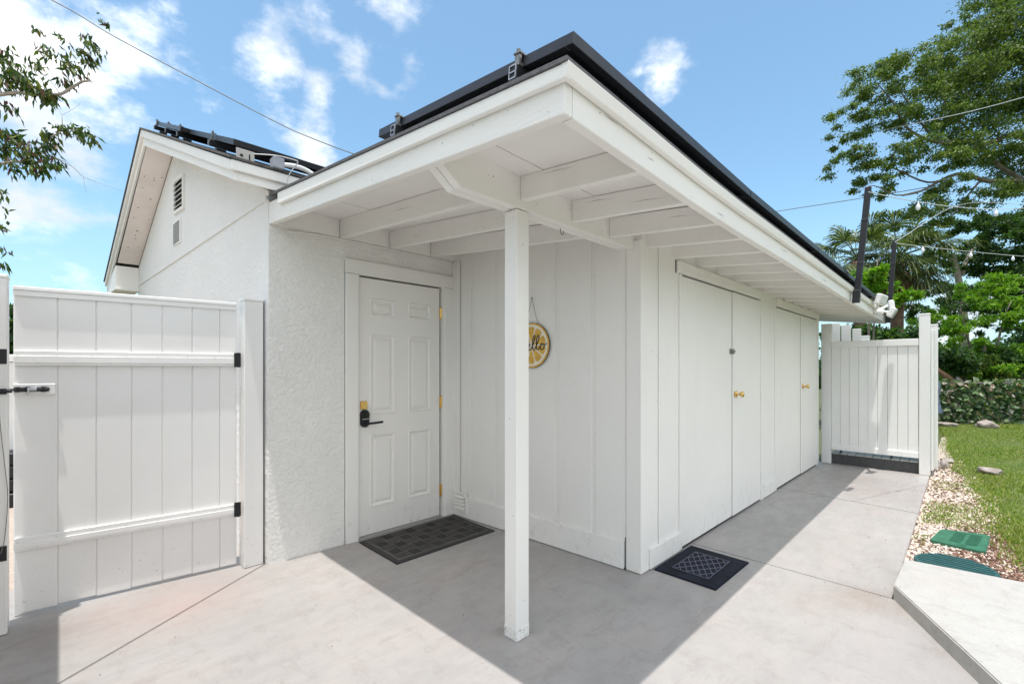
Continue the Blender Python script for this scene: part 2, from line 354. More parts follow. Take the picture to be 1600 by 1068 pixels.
def mesh_from_arrays(name, V, F, mat, parent=None, kind=None):
    me = bpy.data.meshes.new(name); V = np.asarray(V, dtype=np.float32); F = np.asarray(F, dtype=np.int32); k = F.shape[1]
    if parent is not None: V = V - np.array(ORG.get(parent.name, Vector((0, 0, 0))), dtype=np.float32)
    me.vertices.add(len(V)); me.vertices.foreach_set('co', V.ravel())
    me.loops.add(F.size); me.loops.foreach_set('vertex_index', F.ravel())
    me.polygons.add(len(F)); me.polygons.foreach_set('loop_start', np.arange(0, F.size, k)); me.polygons.foreach_set('loop_total', np.full(len(F), k))
    me.materials.append(mat); me.update(); me.validate()
    o = bpy.data.objects.new(name, me); link(o, parent)
    if parent is not None: ORG[o.name] = ORG.get(parent.name, Vector((0, 0, 0)))
    return tag(o, kind=kind)
def leaf_arrays(C, L, W, D, fold=.18):
    """one folded diamond leaf per centre: C centres (n,3), L lengths, W widths, D directions (n,3)"""
    n = len(C); D = D / np.linalg.norm(D, axis=1, keepdims=True)
    r = rng.normal(size=(n, 3)); Sd = np.cross(D, r); Sd /= np.linalg.norm(Sd, axis=1, keepdims=True) + 1e-9; U = np.cross(Sd, D)
    L = np.broadcast_to(L, (n, ))[:, None]; W = np.broadcast_to(W, (n, ))[:, None]
    p0 = C; p1 = C + D * L * .42 + Sd * W * .5 + U * W * fold; p2 = C + D * L; p3 = C + D * L * .42 - Sd * W * .5 + U * W * fold
    V = np.stack([p0, p1, p2, p3], 1).reshape(-1, 3); i = np.arange(n)[:, None] * 4
    F = np.concatenate([i + np.array([[0, 1, 2]]), i + np.array([[0, 2, 3]])], 1).reshape(-1, 3)
    return V, F
def join_arrays(parts):
    Vs, Fs, o = [], [], 0
    for V, F in parts: Vs.append(V); Fs.append(F + o); o += len(V)
    return np.concatenate(Vs), np.concatenate(Fs)

# ------------------------------------------------------------------ roof shape of the porch
def lin(x, xs, ys): return float(np.interp(x, xs, ys))
def sag(x): return lin(x, [1.1, 1.5, 2.3, 3.7, 5.5, 8.6], [0, -.015, -.048, -.058, -.08, -.105])
def rb(x, y):                      # underside of the rafters
    k = max(0., (3.4 - y) / 2.515)
    return 2.350 - .0815 * (3.4 - y) + sag(x) * k
def dk(y): return .110 + .03 * (y - .885) / 2.515      # rafter depth up to the deck
def rx(y): return 1.02 + .036 * (3.4 - y)              # outer face of the porch rake
YE = .885; XE = 8.58
XS = [1.11, 1.35, 1.7, 2.1, 2.6, 3.3, 4.2, 5.2, 6.4, 7.5, XE]

# ================================================================== SETTING
bm = B(); prism(bm, [(-300, -300), (400, -300), (400, 400), (-300, 400)], -.5, -.12); tag(obj('ground', bm, G_BASE), kind='structure')
# pavement: four cast slabs with saw joints
pave = bpy.data.objects.new('pavement', None); link(pave); ORG['pavement'] = Vector((0, 0, 0)); pave['kind'] = 'structure'
g = .003
J = Vector((.985, .664)).normalized(); Jn = Vector((-J.y, J.x))
a0 = Vector((.985, 3.425)); a1 = a0 - J * 8.2
sl_polys = [
    [tuple(a0 - Jn * g), (1.3, 3.60), (3.475 - g, 3.60), (3.475 - g, -5), (a1.x, -5), tuple(a1 - Jn * g)],
    [tuple(a0 + Jn * g), (1.06, 3.50), (1.06, 4.12), (a1.x, 4.12), tuple(a1 + Jn * g)],
    [(3.475 + g, 1.75), (3.475 + g, .325), (5.69 - g, .338), (5.82 - g, 1.75)],
    [(5.82 + g, 1.75), (5.69 + g, .338), (7.86, .36), (7.86, 1.75)]]
for p in sl_polys:
    bm = B(); prism(bm, p, -.10, 0, .004); obj('slab', bm, CONC, pave)
bm = B(); prism(bm, [(-.0, 3.6), (7.8, 3.6), (7.8, -3), (0, -3)], -.115, -.045); obj('slab_bed', bm, CONC_DARK, pave)
# raised slab to the right
rs = [(3.471, .315), (3.994, .305), (4.12, -.62), (4.5, -3.4), (-1.5, -3.4), (2.30, -.285)]
bm = B(); prism(bm, rs, -.1, .085, .006); tag(obj('raised_step', bm, CONC2), kind='structure')
# gravel and lawn sheets
bm = B(); prism(bm, [(3.9, .328), (12.5, .40), (14, .2), (14, -.9), (3.9, -1.2)], -.1, -.03); tag(obj('gravel_bed', bm, G_GRAV), kind='structure')
LB = [(3.9, -.62), (4.6, -.36), (4.9, -.27), (5.2, -.255), (5.6, -.17), (6.0, -.19), (6.5, -.10), (6.96, -.13), (7.5, -.03), (8.1, .02), (8.6, .13), (9.2, .15), (10.8, .25), (12.5, .32), (16.2, .6), (17.2, .9)]
bm = B(); prism(bm, LB + [(24, .9), (24, -12), (3.9, -12)], -.1, -.022); tag(obj('lawn', bm, G_LAWN), kind='structure')
bm = B(); prism(bm, [(-9, 4.14), (.9, 4.14), (.7, 9.5), (-9, 9.5)], -.1, -.02); tag(obj('gravel_yard', bm, G_GRAV), kind='structure')

# ================================================================== THE HOUSE
house = thing('garden_building', 'white stucco and board building with front door, porch roof and closet doors', 'building', (1.0, 3.4, 0))
def P(name, bm, mat, parent=house, **k): return obj(name, bm, mat, parent, **k)
# --- stucco wall with the front door
bm = B()
hexa(bm, [(1.02, 3.40, -.02), (1.585, 3.40, -.02), (1.585, 3.60, -.02), (1.02, 3.60, -.02), (1.02, 3.40, 2.38), (1.585, 3.40, 2.38), (1.585, 3.60, 2.38), (1.02, 3.60, 2.38)])
box(bm, 1.585, 2.58, 3.40, 3.60, 2.12, 2.38); box(bm, 2.58, 2.66, 3.40, 3.60, -.02, 2.38)
P('stucco_wall', bm, STUCCO)
bm = B(); box(bm, 1.66, 2.47, 3.375, 3.47, -.01, .016, .004); P('door_sill', bm, simple('grey_sill', (.30, .29, .27), .6))
# --- front door: slab with six moulded panels
bm = B(); xs = [1.674, 1.775, 2.003, 2.130, 2.362, 2.458]; zs = [.020, .232, .822, .981, 1.628, 1.777, 1.920, 2.078]
cells = [(1, 1), (3, 1), (1, 3), (3, 3), (1, 5), (3, 5)]
vg = {(i, j): bm.verts.new((xs[i], 3.412, zs[j])) for i in range(6) for j in range(8)}
for i in range(5):
    for j in range(7):
        if (i, j) in cells: continue
        bm.faces.new([vg[i, j], vg[i + 1, j], vg[i + 1, j + 1], vg[i, j + 1]])
box(bm, 1.674, 2.458, 3.428, 3.452, .020, 2.078)
for a, b_ in (((1.674, .02), (1.674, 2.078)), ((2.458, .02), (2.458, 2.078)), ((1.674, 2.078), (2.458, 2.078)), ((1.674, .02), (2.458, .02))):
    bm.faces.new([bm.verts.new(q) for q in ((a[0], 3.412, a[1]), (b_[0], 3.412, b_[1]), (b_[0], 3.43, b_[1]), (a[0], 3.43, a[1]))])
front = P('front_door', bm, DOORP)
for (i, j) in cells:
    bm = B(); x0, x1, z0, z1 = xs[i], xs[i + 1], zs[j], zs[j + 1]
    prof = [(0, 3.412), (.007, 3.4035), (.016, 3.406), (.026, 3.421), (.032, 3.421), (.052, 3.410)]
    loops = []
    for o_, y in prof: loops.append([bm.verts.new(q) for q in ((x0 + o_, y, z0 + o_), (x1 - o_, y, z0 + o_), (x1 - o_, y, z1 - o_), (x0 + o_, y, z1 - o_))])
    for a, b_ in zip(loops, loops[1:]):
        for k in range(4): bm.faces.new([a[k], a[(k + 1) % 4], b_[(k + 1) % 4], b_[k]])
    bm.faces.new(loops[-1]); obj('panel', bm, DOORP, front)
for z in (1.855, 1.05, .245):
    bm = B(); cyl(bm, (2.470, 3.400, z - .05), (2.470, 3.400, z + .05), .0075, 10); box(bm, 2.455, 2.488, 3.4035, 3.4095, z - .045, z + .045)
    cyl(bm, (2.470, 3.400, z - .056), (2.470, 3.400, z + .056), .005, 8); obj('hinge', bm, BRASS, front)
bm = B(); box(bm, 1.692, 1.752, 3.402, 3.4115, 1.027, 1.093, .003); cyl(bm, (1.722, 3.402, 1.06), (1.722, 3.388, 1.06), .022, 20); box(bm, 1.7195, 1.7245, 3.3865, 3.3885, 1.048, 1.072); obj('deadbolt', bm, BRASS, front)
bm = B()
pts = []
for k in range(24):
    t_ = 2 * math.pi * k / 24; pts.append((1.726 + .036 * math.cos(t_), .955 + .036 * math.sin(t_) + (.034 if math.sin(t_) >= 0 else -.034)))
lo = [bm.verts.new((x, 3.411, z)) for x, z in pts]; hi = [bm.verts.new((x, 3.386, z)) for x, z in pts]; bm.faces.new(hi)
for k in range(24): bm.faces.new([lo[k], lo[(k + 1) % 24], hi[(k + 1) % 24], hi[k]])
bmesh.ops.bevel(bm, geom=[e for e in bm.edges if abs(e.verts[0].co.y - 3.386) < 1e-4 and abs(e.verts[1].co.y - 3.386) < 1e-4], offset=.005, segments=2, affect='EDGES')
lock = obj('keypad_lock', bm, BLACKM, front)
bm = B(); box(bm, 1.700, 1.752, 3.3845, 3.386, .958, 1.012, .001); obj('keypad', bm, BLACKG, front)
bm = B(); box(bm, 1.699, 1.753, 3.3838, 3.386, .950, .954); obj('lock_strip', bm, RAILM, front)
bm = B(); tube(bm, smooth_path([(1.726, 3.388, .918), (1.726, 3.352, .918), (1.742, 3.342, .919), (1.78, 3.340, .920), (1.852, 3.342, .923)], 5), .0095, 10); obj('lever_handle', bm, BLACKM, front)
# casing
bm = B(); box(bm, 1.562, 1.664, 3.378, 3.46, 0, 2.090, .003); P('door_casing', bm, WHITE)
bm = B(); box(bm, 2.498, 2.602, 3.378, 3.43, .004, 2.090, .003); P('door_casing', bm, WHITE)
bm = B(); box(bm, 1.560, 2.604, 3.376, 3.46, 2.093, 2.203, .003); P('door_casing', bm, WHITE_X)
bm = B(); box(bm, 1.664, 1.674, 3.39, 3.46, 0, 2.093); box(bm, 2.476, 2.498, 3.386, 3.46, .004, 2.093); P('door_jamb', bm, WHITE)
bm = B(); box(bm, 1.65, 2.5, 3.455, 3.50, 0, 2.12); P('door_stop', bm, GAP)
# --- board wall at right angles (wall B) with its grooves
WB0, WB1 = Vector((2.612, 3.402)), Vector((2.705, 1.632)); dB = (WB1 - WB0).normalized(); nB = Vector((-dB.y, dB.x)) * (1 if -dB.y > 0 else -1)  # nB points into the building
def wbx(y): return 2.612 + (3.402 - y) / (3.402 - 1.632) * (2.705 - 2.612)
edges = [3.402, 3.130, 2.822, 2.512, 2.190, 1.870, 1.632]
for k in range(6):
    ya, yb = edges[k], edges[k + 1] + (.034 if k < 5 else 0)
    bm = B(); slab(bm, (wbx(ya), ya), (wbx(yb), yb), nB, .03, .02, rb(2.65, ya) + dk(ya) - .003, .02, rb(2.65, yb) + dk(yb) - .003, bev=.003); P('siding_board', bm, SIDING)
bm = B(); slab(bm, (wbx(3.40) + .009, 3.40), (wbx(1.64) + .009, 1.64), nB, .12, .0, rb(2.65, 3.4) + dk(3.4) - .004, .0, rb(2.65, 1.64) + dk(1.64) - .004); P('sheathing', bm, SIDING)
bm = B(); slab(bm, (wbx(3.385) - .018, 3.385), (wbx(1.64) - .018, 1.64), nB, .0178, .004, .190, bev=.003); P('baseboard', bm, WHITE_Y)
# louvred vent low in the corner
bm = B()
for (z0, z1) in ((.052, .075), (.205, .228)): slab(bm, (wbx(3.37) - .030, 3.37), (wbx(3.19) - .030, 3.19), nB, .0118, z0, z1)
for (ya, yb) in ((3.37, 3.345), (3.215, 3.19)): slab(bm, (wbx(ya) - .030, ya), (wbx(yb) - .030, yb), nB, .0118, .0752, .2048)
wv = P('wall_vent', bm, WHITE)
for k in range(4):
    z = .080 + k * .032; bm = B()
    hexa(bm, [(wbx(3.345) - .040, 3.344, z), (wbx(3.215) - .040, 3.216, z), (wbx(3.215) - .019, 3.216, z + .018), (wbx(3.345) - .019, 3.344, z + .018),
              (wbx(3.345) - .038, 3.344, z + .004), (wbx(3.215) - .038, 3.216, z + .004), (wbx(3.215) - .019, 3.216, z + .022), (wbx(3.345) - .019, 3.344, z + .022)])
    obj('louvre', bm, WHITE, wv)
bm = B(); slab(bm, (wbx(3.345) - .0187, 3.345), (wbx(3.215) - .0187, 3.215), nB, .0005, .075, .205); obj('screen', bm, GAP, wv)
bm = B(); box(bm, 2.592, 2.609, 3.30, 3.396, .20, 2.33); P('corner_trim', bm, SIDING)
# --- corner post of the closet wall
bm = B(); box(bm, 2.698, 2.800, 1.515, 1.628, .004, 2.20, .004); box(bm, 2.722, 2.790, 1.519, 1.60, 2.19, 2.30); P('corner_post', bm, WHITE)
# --- closet wall along the walkway, plane Y = 1.52
YC = 1.525
def cboard(x0, x1, z0, z1, y0=YC, t=.03, mat=SIDING, name='siding_board', bev=.003):
    bm = B(); box(bm, x0, x1, y0, y0 + t, z0, z1, bev); return P(name, bm, mat)
cboard(2.80, 2.945, .02, 2.30); cboard(2.958, 3.262, .02, 2.30)
cboard(5.112, 5.64, .02, 2.30); cboard(3.265, 5.11, 2.10, 2.30); cboard(5.645, 7.60, 2.08, 2.30); cboard(7.60, 7.72, .02, 2.28)
bm = B(); box(bm, 2.80, 7.798, YC + .045, YC + .16, 0, 2.12); P('sheathing', bm, GAP)  # coloured near black to paint the shade in door gaps and end recess
cboard(2.805, 3.262, .006, .142, YC - .018, .0178, WHITE_X, 'baseboard')
cboard(5.205, 5.640, .006, .135, YC - .018, .0178, WHITE_X, 'baseboard')
cboard(3.262, 3.298, .0, 2.055, YC - .012, .03, WHITE, 'door_casing')
cboard(5.108, 5.200, .0, 2.14, YC - .014, .03, WHITE, 'door_casing')
cboard(5.612, 5.645, .135, 2.14, YC - .010, .03, WHITE, 'door_casing')
cboard(7.535, 7.61, .0, 2.07, YC - .014, .03, WHITE, 'door_casing')
cboard(3.215, 5.105, 2.060, 2.143, YC - .030, .045, WHITE_X, 'door_header')
cboard(5.645, 7.60, 2.046, 2.128, YC - .030, .045, WHITE_X, 'door_header')
def leaf(x0, x1, z0, z1, dz=0):
    bm = B(); box(bm, x0, x1, YC - .006 + dz, YC + .028 + dz, z0, z1, .002); return P('closet_door', bm, SIDING)
def knob(x, z, parent):
    bm = B(); prof = [(0, .030), (.004, .030), (.008, .020), (.012, .010), (.030, .009), (.036, .018), (.046, .027), (.056, .028), (.064, .022), (.067, .010)]
    y0 = YC - .012
    tube(bm, [(x, y0 - a, z) for a, _ in prof], [r for _, r in prof], 18); obj('knob', bm, BRASS, parent, smooth=True)
    bm = B(); box(bm, x - .062, x - .034, y0 - .0015, y0 - .0002, z - .03, z + .03); obj('strike_plate', bm, BRASS, parent)
def hinges(x, parent):
    for z in (1.81, 1.06, .235):
        bm = B(); cyl(bm, (x, YC - .016, z - .045), (x, YC - .016, z + .045), .008, 8); cyl(bm, (x, YC - .016, z - .052), (x, YC - .016, z + .052), .0045, 8)
        box(bm, x - .020, x + .0, YC - .0105, YC - .0075, z - .042, z + .042); obj('hinge', bm, WHITE, parent)
l1 = leaf(3.303, 4.310, .018, 2.046); l2 = leaf(4.325, 5.098, .018, 2.046, -.006)
knob(4.415, 1.118, l2); hinges(5.104, l2)
bm = B(); box(bm, 4.262, 4.308, YC - .020, YC - .0065, 1.484, 1.530, .003); cyl(bm, (4.285, YC - .02, 1.507), (4.285, YC - .034, 1.507), .016, 14); box(bm, 4.33, 4.352, YC - .020, YC - .004, 1.484, 1.530, .002); cyl(bm, (4.30, YC - .028, 1.507), (4.345, YC - .028, 1.507), .006, 8)
obj('bolt_latch', bm, STEEL, l1)
m1 = leaf(5.660, 6.670, .018, 2.032); m2 = leaf(6.686, 7.526, .018, 2.032, -.006); knob(6.80, 1.125, m2); hinges(7.532, m2)
# end wall and the rest of the building body (its far side is never in view)
bm = B(); box(bm, 7.60, 7.72, YC + .03, 3.6, 0, 2.30); box(bm, 7.4, 7.55, 3.6, 9.2, 0, 2.7); P('end_wall', bm, STUCCO2)
# --- porch post and beam
bm = B(); box(bm, 1.600, 1.690, 1.576, 1.664, .012, 2.142, .004); P('porch_post', bm, WHITE)
def chipmat():
    m, t, b = newmat('flaking_paint_foot'); Pn = coords(t); b.inputs['Roughness'].default_value = .7
    n = noise(t, Pn, 45, 6, .7)
    lk(t, ramp(t, n, [(.53, (.80, .79, .765)), (.58, (.62, .59, .54)), (.68, (.24, .20, .16))]), b.inputs['Base Color']); bump(t, b, n, .8, .004); return m
bm = B(); box(bm, 1.5988, 1.6912, 1.5748, 1.6652, .001, .062, .003); P('post_foot', bm, chipmat())
for (ya, yb) in ((1.573, 1.617), (1.622, 1.667)):
    bm = B()
    xz = [(1.245, 2.146), (2.735, 2.146), (2.735, 2.305), (1.125, 2.320), (1.125, 2.23), (1.165, 2.205)]
    lo = [bm.verts.new((x, ya, z)) for x, z in xz]; hi = [bm.verts.new((x, yb, z)) for x, z in xz]
    fs = [bm.faces.new(lo), bm.faces.new(hi[::-1])] + [bm.faces.new([lo[i], lo[(i + 1) % 6], hi[(i + 1) % 6], hi[i]]) for i in range(6)]
    bmesh.ops.recalc_face_normals(bm, faces=fs); bmesh.ops.bevel(bm, geom=list(bm.edges), offset=.002, segments=1, affect='EDGES'); P('porch_beam', bm, WHITE_X)
# --- rafters
def rafter(x, y0, y1):
    bm = B(); z0 = rb(x, y0); z1 = rb(x, y1); w = .038; t0 = z0 + dk(y0) - .0005; t1 = z1 + dk(y1) - .0005
    hexa(bm, [(x, y0, z0), (x + w, y0, z0), (x + w, y1, z1), (x, y1, z1), (x, y0, t0), (x + w, y0, t0), (x + w, y1, t1), (x, y1, t1)], .002)
    P('rafter', bm, WHITE_Y)
for x in (1.517, 1.936, 2.348): rafter(x, 1.668, 3.41)
for x in (1.622, 2.037, 2.410): rafter(x, .927, 1.572)
for k in range(15): rafter(2.775 + .3945 * k, .927, 1.56 if k < 13 else 3.2)
bx = [1.052, 1.517, 1.936, 2.348, 2.645]
for k in range(4):
    x0 = bx[k] + (.041 if k else 0); x1 = bx[k + 1] - .003
    bm = B(); box(bm, x0, x1, 3.386, 3.42, rb(x0, 3.4) + .001, rb(x0, 3.4) + .1385, .002); P('rafter_blocking', bm, WHITE_X)
bm = B(); tube(bm, smooth_path([(1.14, 3.388, 2.318), (1.35, 3.386, 2.335), (1.65, 3.386, 2.340), (2.1, 3.386, 2.338), (2.45, 3.386, 2.336), (2.56, 3.383, 2.323)], 4), .006, 6); P('cable_run', bm, WHITE)
# soffit deck boards (seen from below between the rafters)
for k, (y0, y1) in enumerate(((.93, 1.42), (1.424, 2.10), (2.104, 2.90), (2.904, 3.60))):
    bm = B(); v = {}; xs_ = list(XS)
    for i, x in enumerate(xs_):
        for j, y in enumerate((y0, y1)):
            xx = x if i else rx(y) + .036
            for l_, dz in enumerate((0, .016)): v[i, j, l_] = bm.verts.new((xx, y, rb(xx, y) + dk(y) + dz + (.0 if k % 2 else .0015)))
    n = len(xs_)
    for i in range(n - 1):
        for l_ in (0, 1): bm.faces.new([v[i, 0, l_], v[i + 1, 0, l_], v[i + 1, 1, l_], v[i, 1, l_]])
        for j in (0, 1): bm.faces.new([v[i, j, 0], v[i + 1, j, 0], v[i + 1, j, 1], v[i, j, 1]])
    for i in (0, n - 1): bm.faces.new([v[i, 0, 0], v[i, 1, 0], v[i, 1, 1], v[i, 0, 1]])
    bmesh.ops.recalc_face_normals(bm, faces=bm.faces); P('roof_deck', bm, SOFFIT)
def strip(name, y0, y1, za, zb, mat, x_first=1.0, tilt=0.):
    """a long member along the eave following the sag"""
    bm = B(); rows = []
    for x in [x_first] + XS[1:]:
        z = rb(x, YE)
        rows.append([bm.verts.new(q) for q in ((x, y0, z + za), (x, y1, z + za), (x, y1, z + zb), (x, y0 - tilt, z + zb))])
    for a, b_ in zip(rows, rows[1:]):
        for k in range(4): bm.faces.new([a[k], a[(k + 1) % 4], b_[(k + 1) % 4], b_[k]])
    bm.faces.new(rows[0]); bm.faces.new(rows[-1]); bmesh.ops.recalc_face_normals(bm, faces=bm.faces)
    long_ = [e for e in bm.edges if abs(e.verts[0].co.x - e.verts[1].co.x) > .05]
    bmesh.ops.bevel(bm, geom=long_, offset=.003, segments=1, affect='EDGES')
    return P(name, bm, mat)
strip('eave_fascia', YE, .925, -.002, .126, WHITE_X, 1.151)
strip('eave_trim', .860, YE - .002, .092, .134, WHITE_X, 1.0862, .012)
# rake members along the porch front, following its slight skew
def rake(name, o0, o1, ya, yb, za, zb, mat, ta=0, tb=0):
    bm = B(); a = rb(1.0, ya); b_ = rb(1.0, yb); A0, A1, B0, B1 = rx(ya) + o0, rx(ya) + o1, rx(yb) + o0, rx(yb) + o1
    hexa(bm, [(A0, ya, a + za), (A1, ya, a + za), (B1, yb, b_ + za), (B0, yb, b_ + za), (A0, ya, a + zb + ta), (A1, ya, a + zb + ta), (B1, yb, b_ + zb + tb), (B0, yb, b_ + zb + tb)], .003); return P(name, bm, mat)
rake('rake_board', 0, .040, YE, 3.395, -.004, .120, RAKEW, 0, .025)
rake('rake_trim', -.0245, -.0012, .860, 3.17, .090, .136, WHITE_Y, 0, .028)
bm = B(); hexa(bm, [(XE + .002, .861, rb(XE, YE) - .03), (XE + .03, .861, rb(XE, YE) - .03), (XE + .03, 3.5, rb(XE, 3.5) - .03), (XE + .002, 3.5, rb(XE, 3.5) - .03), (XE + .002, .861, rb(XE, YE) + .134), (XE + .03, .861, rb(XE, YE) + .134), (XE + .03, 3.5, rb(XE, 3.5) + .16), (XE + .002, 3.5, rb(XE, 3.5) + .16)], .003); P('far_rake_board', bm, WHITE_Y)
# roll roofing with a dark edge
bm = B(); v = {}
ys_ = [.852, 1.6, 2.6, 3.3]; xs_ = list(XS); xs_[-1] = XE + .04
for i, x in enumerate(xs_):
    for j, y in enumerate(ys_):
        xx = x if i else rx(y) - .032
        for l_, dz in enumerate((.0265, .040)): v[i, j, l_] = bm.verts.new((xx, y, rb(xx, y) + dk(y) + dz))
nx_, ny_ = len(xs_), len(ys_)
for i in range(nx_ - 1):
    for j in range(ny_ - 1):
        for l_ in (0, 1): bm.faces.new([v[i, j, l_], v[i + 1, j, l_], v[i + 1, j + 1, l_], v[i, j + 1, l_]])
    for j in (0, ny_ - 1): bm.faces.new([v[i, j, 0], v[i + 1, j, 0], v[i + 1, j, 1], v[i, j, 1]])
for j in range(ny_ - 1):
    for i in (0, nx_ - 1): bm.faces.new([v[i, j, 0], v[i, j + 1, 0], v[i, j + 1, 1], v[i, j, 1]])
bmesh.ops.recalc_face_normals(bm, faces=bm.faces); P('roll_roofing', bm, MEMB)

# --- gable end of the main roof. plan line of the gable wall:
def gx(y, off=0.): return 1.02 - off - .045 * (y - 3.4)
nG = Vector((1, .045)).normalized()
def gslab(bm, prof_out, off, t):
    """prof_out: (y, z) polygon on the plane off metres in front of the gable wall; thickness t inwards"""
    lo = [bm.verts.new((gx(y, off), y, z)) for y, z in prof_out]; hi = [bm.verts.new((gx(y, off) + t, y, z)) for y, z in prof_out]; n = len(prof_out)
    fs = [bm.faces.new(lo), bm.faces.new(hi[::-1])] + [bm.faces.new([lo[i], lo[(i + 1) % n], hi[(i + 1) % n], hi[i]]) for i in range(n)]
    bmesh.ops.recalc_face_normals(bm, faces=fs)
def wl(y): return 2.575 + .409 * (y - 3.4) if y < 6.2 else 3.72 - .440 * (y - 6.2)
bm = B(); gslab(bm, [(3.402, -.02), (3.402, 2.575), (6.2, 3.722), (8.36, 2.77), (8.36, -.02)], 0., .2); P('gable_wall', bm, STUCCO2)
bm = B(); gslab(bm, [(3.42, 2.512), (3.42, 2.545), (8.34, 2.555), (8.34, 2.522)], .012, .0115); P('stucco_band', bm, STUCCO2)
# rake boards near (right) slope and far (left) slope
def top(y): return 3.90 + .4175 * (y - 6.25) if y < 6.25 else 3.90 - .420 * (y - 6.25)
bm = B(); gslab(bm, [(3.25, 2.534), (3.25, 2.634), (6.25, 3.895), (6.25, 3.745)], .25, .02); P('gable_rake_board', bm, WHITE_Y)
bm = B(); gslab(bm, [(3.2505, 2.590), (3.2505, 2.656), (6.252, 3.910), (6.252, 3.835)], .272, .0215); P('gable_rake_trim', bm, WHITE_Y)
bm = B(); gslab(bm, [(6.2505, 3.745), (6.2505, 3.895), (9.20, 2.66), (9.20, 2.52)], .25, .02); P('gable_rake_board', bm, WHITE_Y)
bm = B(); gslab(bm, [(6.2525, 3.835), (6.2525, 3.910), (9.22, 2.672), (9.22, 2.60)], .272, .0215); P('gable_rake_trim', bm, WHITE_Y)
bm = B()
slab_ = [(6.19, 3.745), (6.19, 3.760), (8.30, 2.83), (8.30, 2.815)]
gslab(bm, slab_, .228, .227); P('gable_soffit', bm, simple('pinkish_soffit_paint', (.78, .72, .69), .75, var=.08, vs=3))
bm = B(); gslab(bm, [(3.27, 2.537), (3.27, 2.552), (6.19, 3.760), (6.19, 3.745)], .228, .227); P('gable_soffit', bm, WHITE)
bm = B()
for k in range(15):
    y = 6.45 + 1.75 * random.random() ** .8; q = .03 + .19 * random.random(); z = 3.745 - .4408 * (y - 6.19) - .0012
    c = Vector((gx(y, .228) + q, y, z)); r_ = .006 + .003 * random.random()
    vs = [bm.verts.new(c + Vector((r_ * math.cos(a), r_ * math.sin(a), -.4408 * r_ * math.sin(a)))) for a in [i * math.pi / 3 for i in range(6)]]; bm.faces.new(vs)
P('soffit_hole', bm, GAP, kind='stuff')
bm = B(); gslab(bm, [(8.30, 2.46), (8.30, 2.775), (9.0, 2.66), (9.18, 2.46)], .248, .247); P('eave_return', bm, WHITE)
bm = B(); gslab(bm, [(8.27, 2.44), (8.27, 2.459), (9.20, 2.459), (9.20, 2.44)], .262, .261); P('eave_return_cap', bm, WHITE)
# fascia of the main eave, running away over the porch roof
bm = B(); box(bm, gx(3.25, .25) + .021, 7.8, 3.250, 3.270, 2.534, 2.640, .002); P('main_eave_fascia', bm, WHITE_X)
bm = B(); box(bm, gx(3.25, .272), 7.8, 3.224, 3.2495, 2.588, 2.650, .002); P('main_eave_trim', bm, WHITE_X)
bm = B(); gslab(bm, [(3.20, 2.50), (3.24, 2.53), (3.40, 2.53), (3.36, 2.49)], .010, .006); P('flashing', bm, simple('grey_flashing', (.12, .12, .12), .6, .4, var=.4, vs=50))
# shingles (two slopes, one sheet each with a thin edge)
def roof_sheet(pts, name):
    bm = B(); up = Vector((0, 0, .016)); lo = [bm.verts.new(p) for p in pts]; hi = [bm.verts.new(Vector(p) + up) for p in pts]; n = len(pts)
    fs = [bm.faces.new(lo), bm.faces.new(hi)] + [bm.faces.new([lo[i], lo[(i + 1) % n], hi[(i + 1) % n], hi[i]]) for i in range(n)]
    bmesh.ops.recalc_face_normals(bm, faces=fs); P(name, bm, SHING)
roof_sheet([(gx(3.215, .285), 3.215, 2.652), (gx(6.25, .285), 6.25, 3.914), (7.8, 6.25, 3.914), (7.8, 3.215, 2.652)], 'shingle_roof')
roof_sheet([(gx(6.2505, .285), 6.2505, 3.914), (gx(9.25, .285), 9.25, 2.665), (7.8, 9.25, 2.665), (7.8, 6.2505, 3.914)], 'shingle_roof')
# gable vents
bm = B(); gslab(bm, [(5.70, 3.00), (5.70, 3.03), (6.13, 3.06), (6.13, 3.03)], .02, .0195); gslab(bm, [(5.70, 3.33), (5.70, 3.36), (6.13, 3.41), (6.13, 3.38)], .02, .0195)
gslab(bm, [(5.70, 3.0305), (5.70, 3.3295), (5.735, 3.333), (5.735, 3.034)], .02, .0195); gslab(bm, [(6.095, 3.058), (6.095, 3.376), (6.13, 3.379), (6.13, 3.0605)], .02, .0195)
gv = P('gable_vent', bm, WHITE)
bm = B(); gslab(bm, [(5.735, 3.034), (5.735, 3.333), (6.095, 3.37), (6.095, 3.062)], .003, .002); obj('screen', bm, GAP, gv)
for k in range(6):
    z = 3.055 + k * .052; bm = B(); o1, o2 = .028, .005
    hexa(bm, [(gx(5.737, o1), 5.737, z), (gx(6.093, o1), 6.093, z + .02), (gx(6.093, o2), 6.093, z + .045), (gx(5.737, o2), 5.737, z + .025),
              (gx(5.737, o1), 5.737, z + .007), (gx(6.093, o1), 6.093, z + .027), (gx(6.093, o2), 6.093, z + .052), (gx(5.737, o2), 5.737, z + .032)]); obj('louvre', bm, WHITE, gv)
bm = B(); gslab(bm, [(5.84, 2.68), (5.84, 2.94), (6.19, 2.96), (6.19, 2.70)], .012, .0115); gv2 = P('gable_grille', bm, WHITE)
for k in range(11):
    z = 2.705 + k * .0205; bm = B(); gslab(bm, [(5.88, z), (5.88, z + .010), (6.15, z + .012), (6.15, z + .002)], .014, .0018); obj('slot', bm, GAP, gv2)
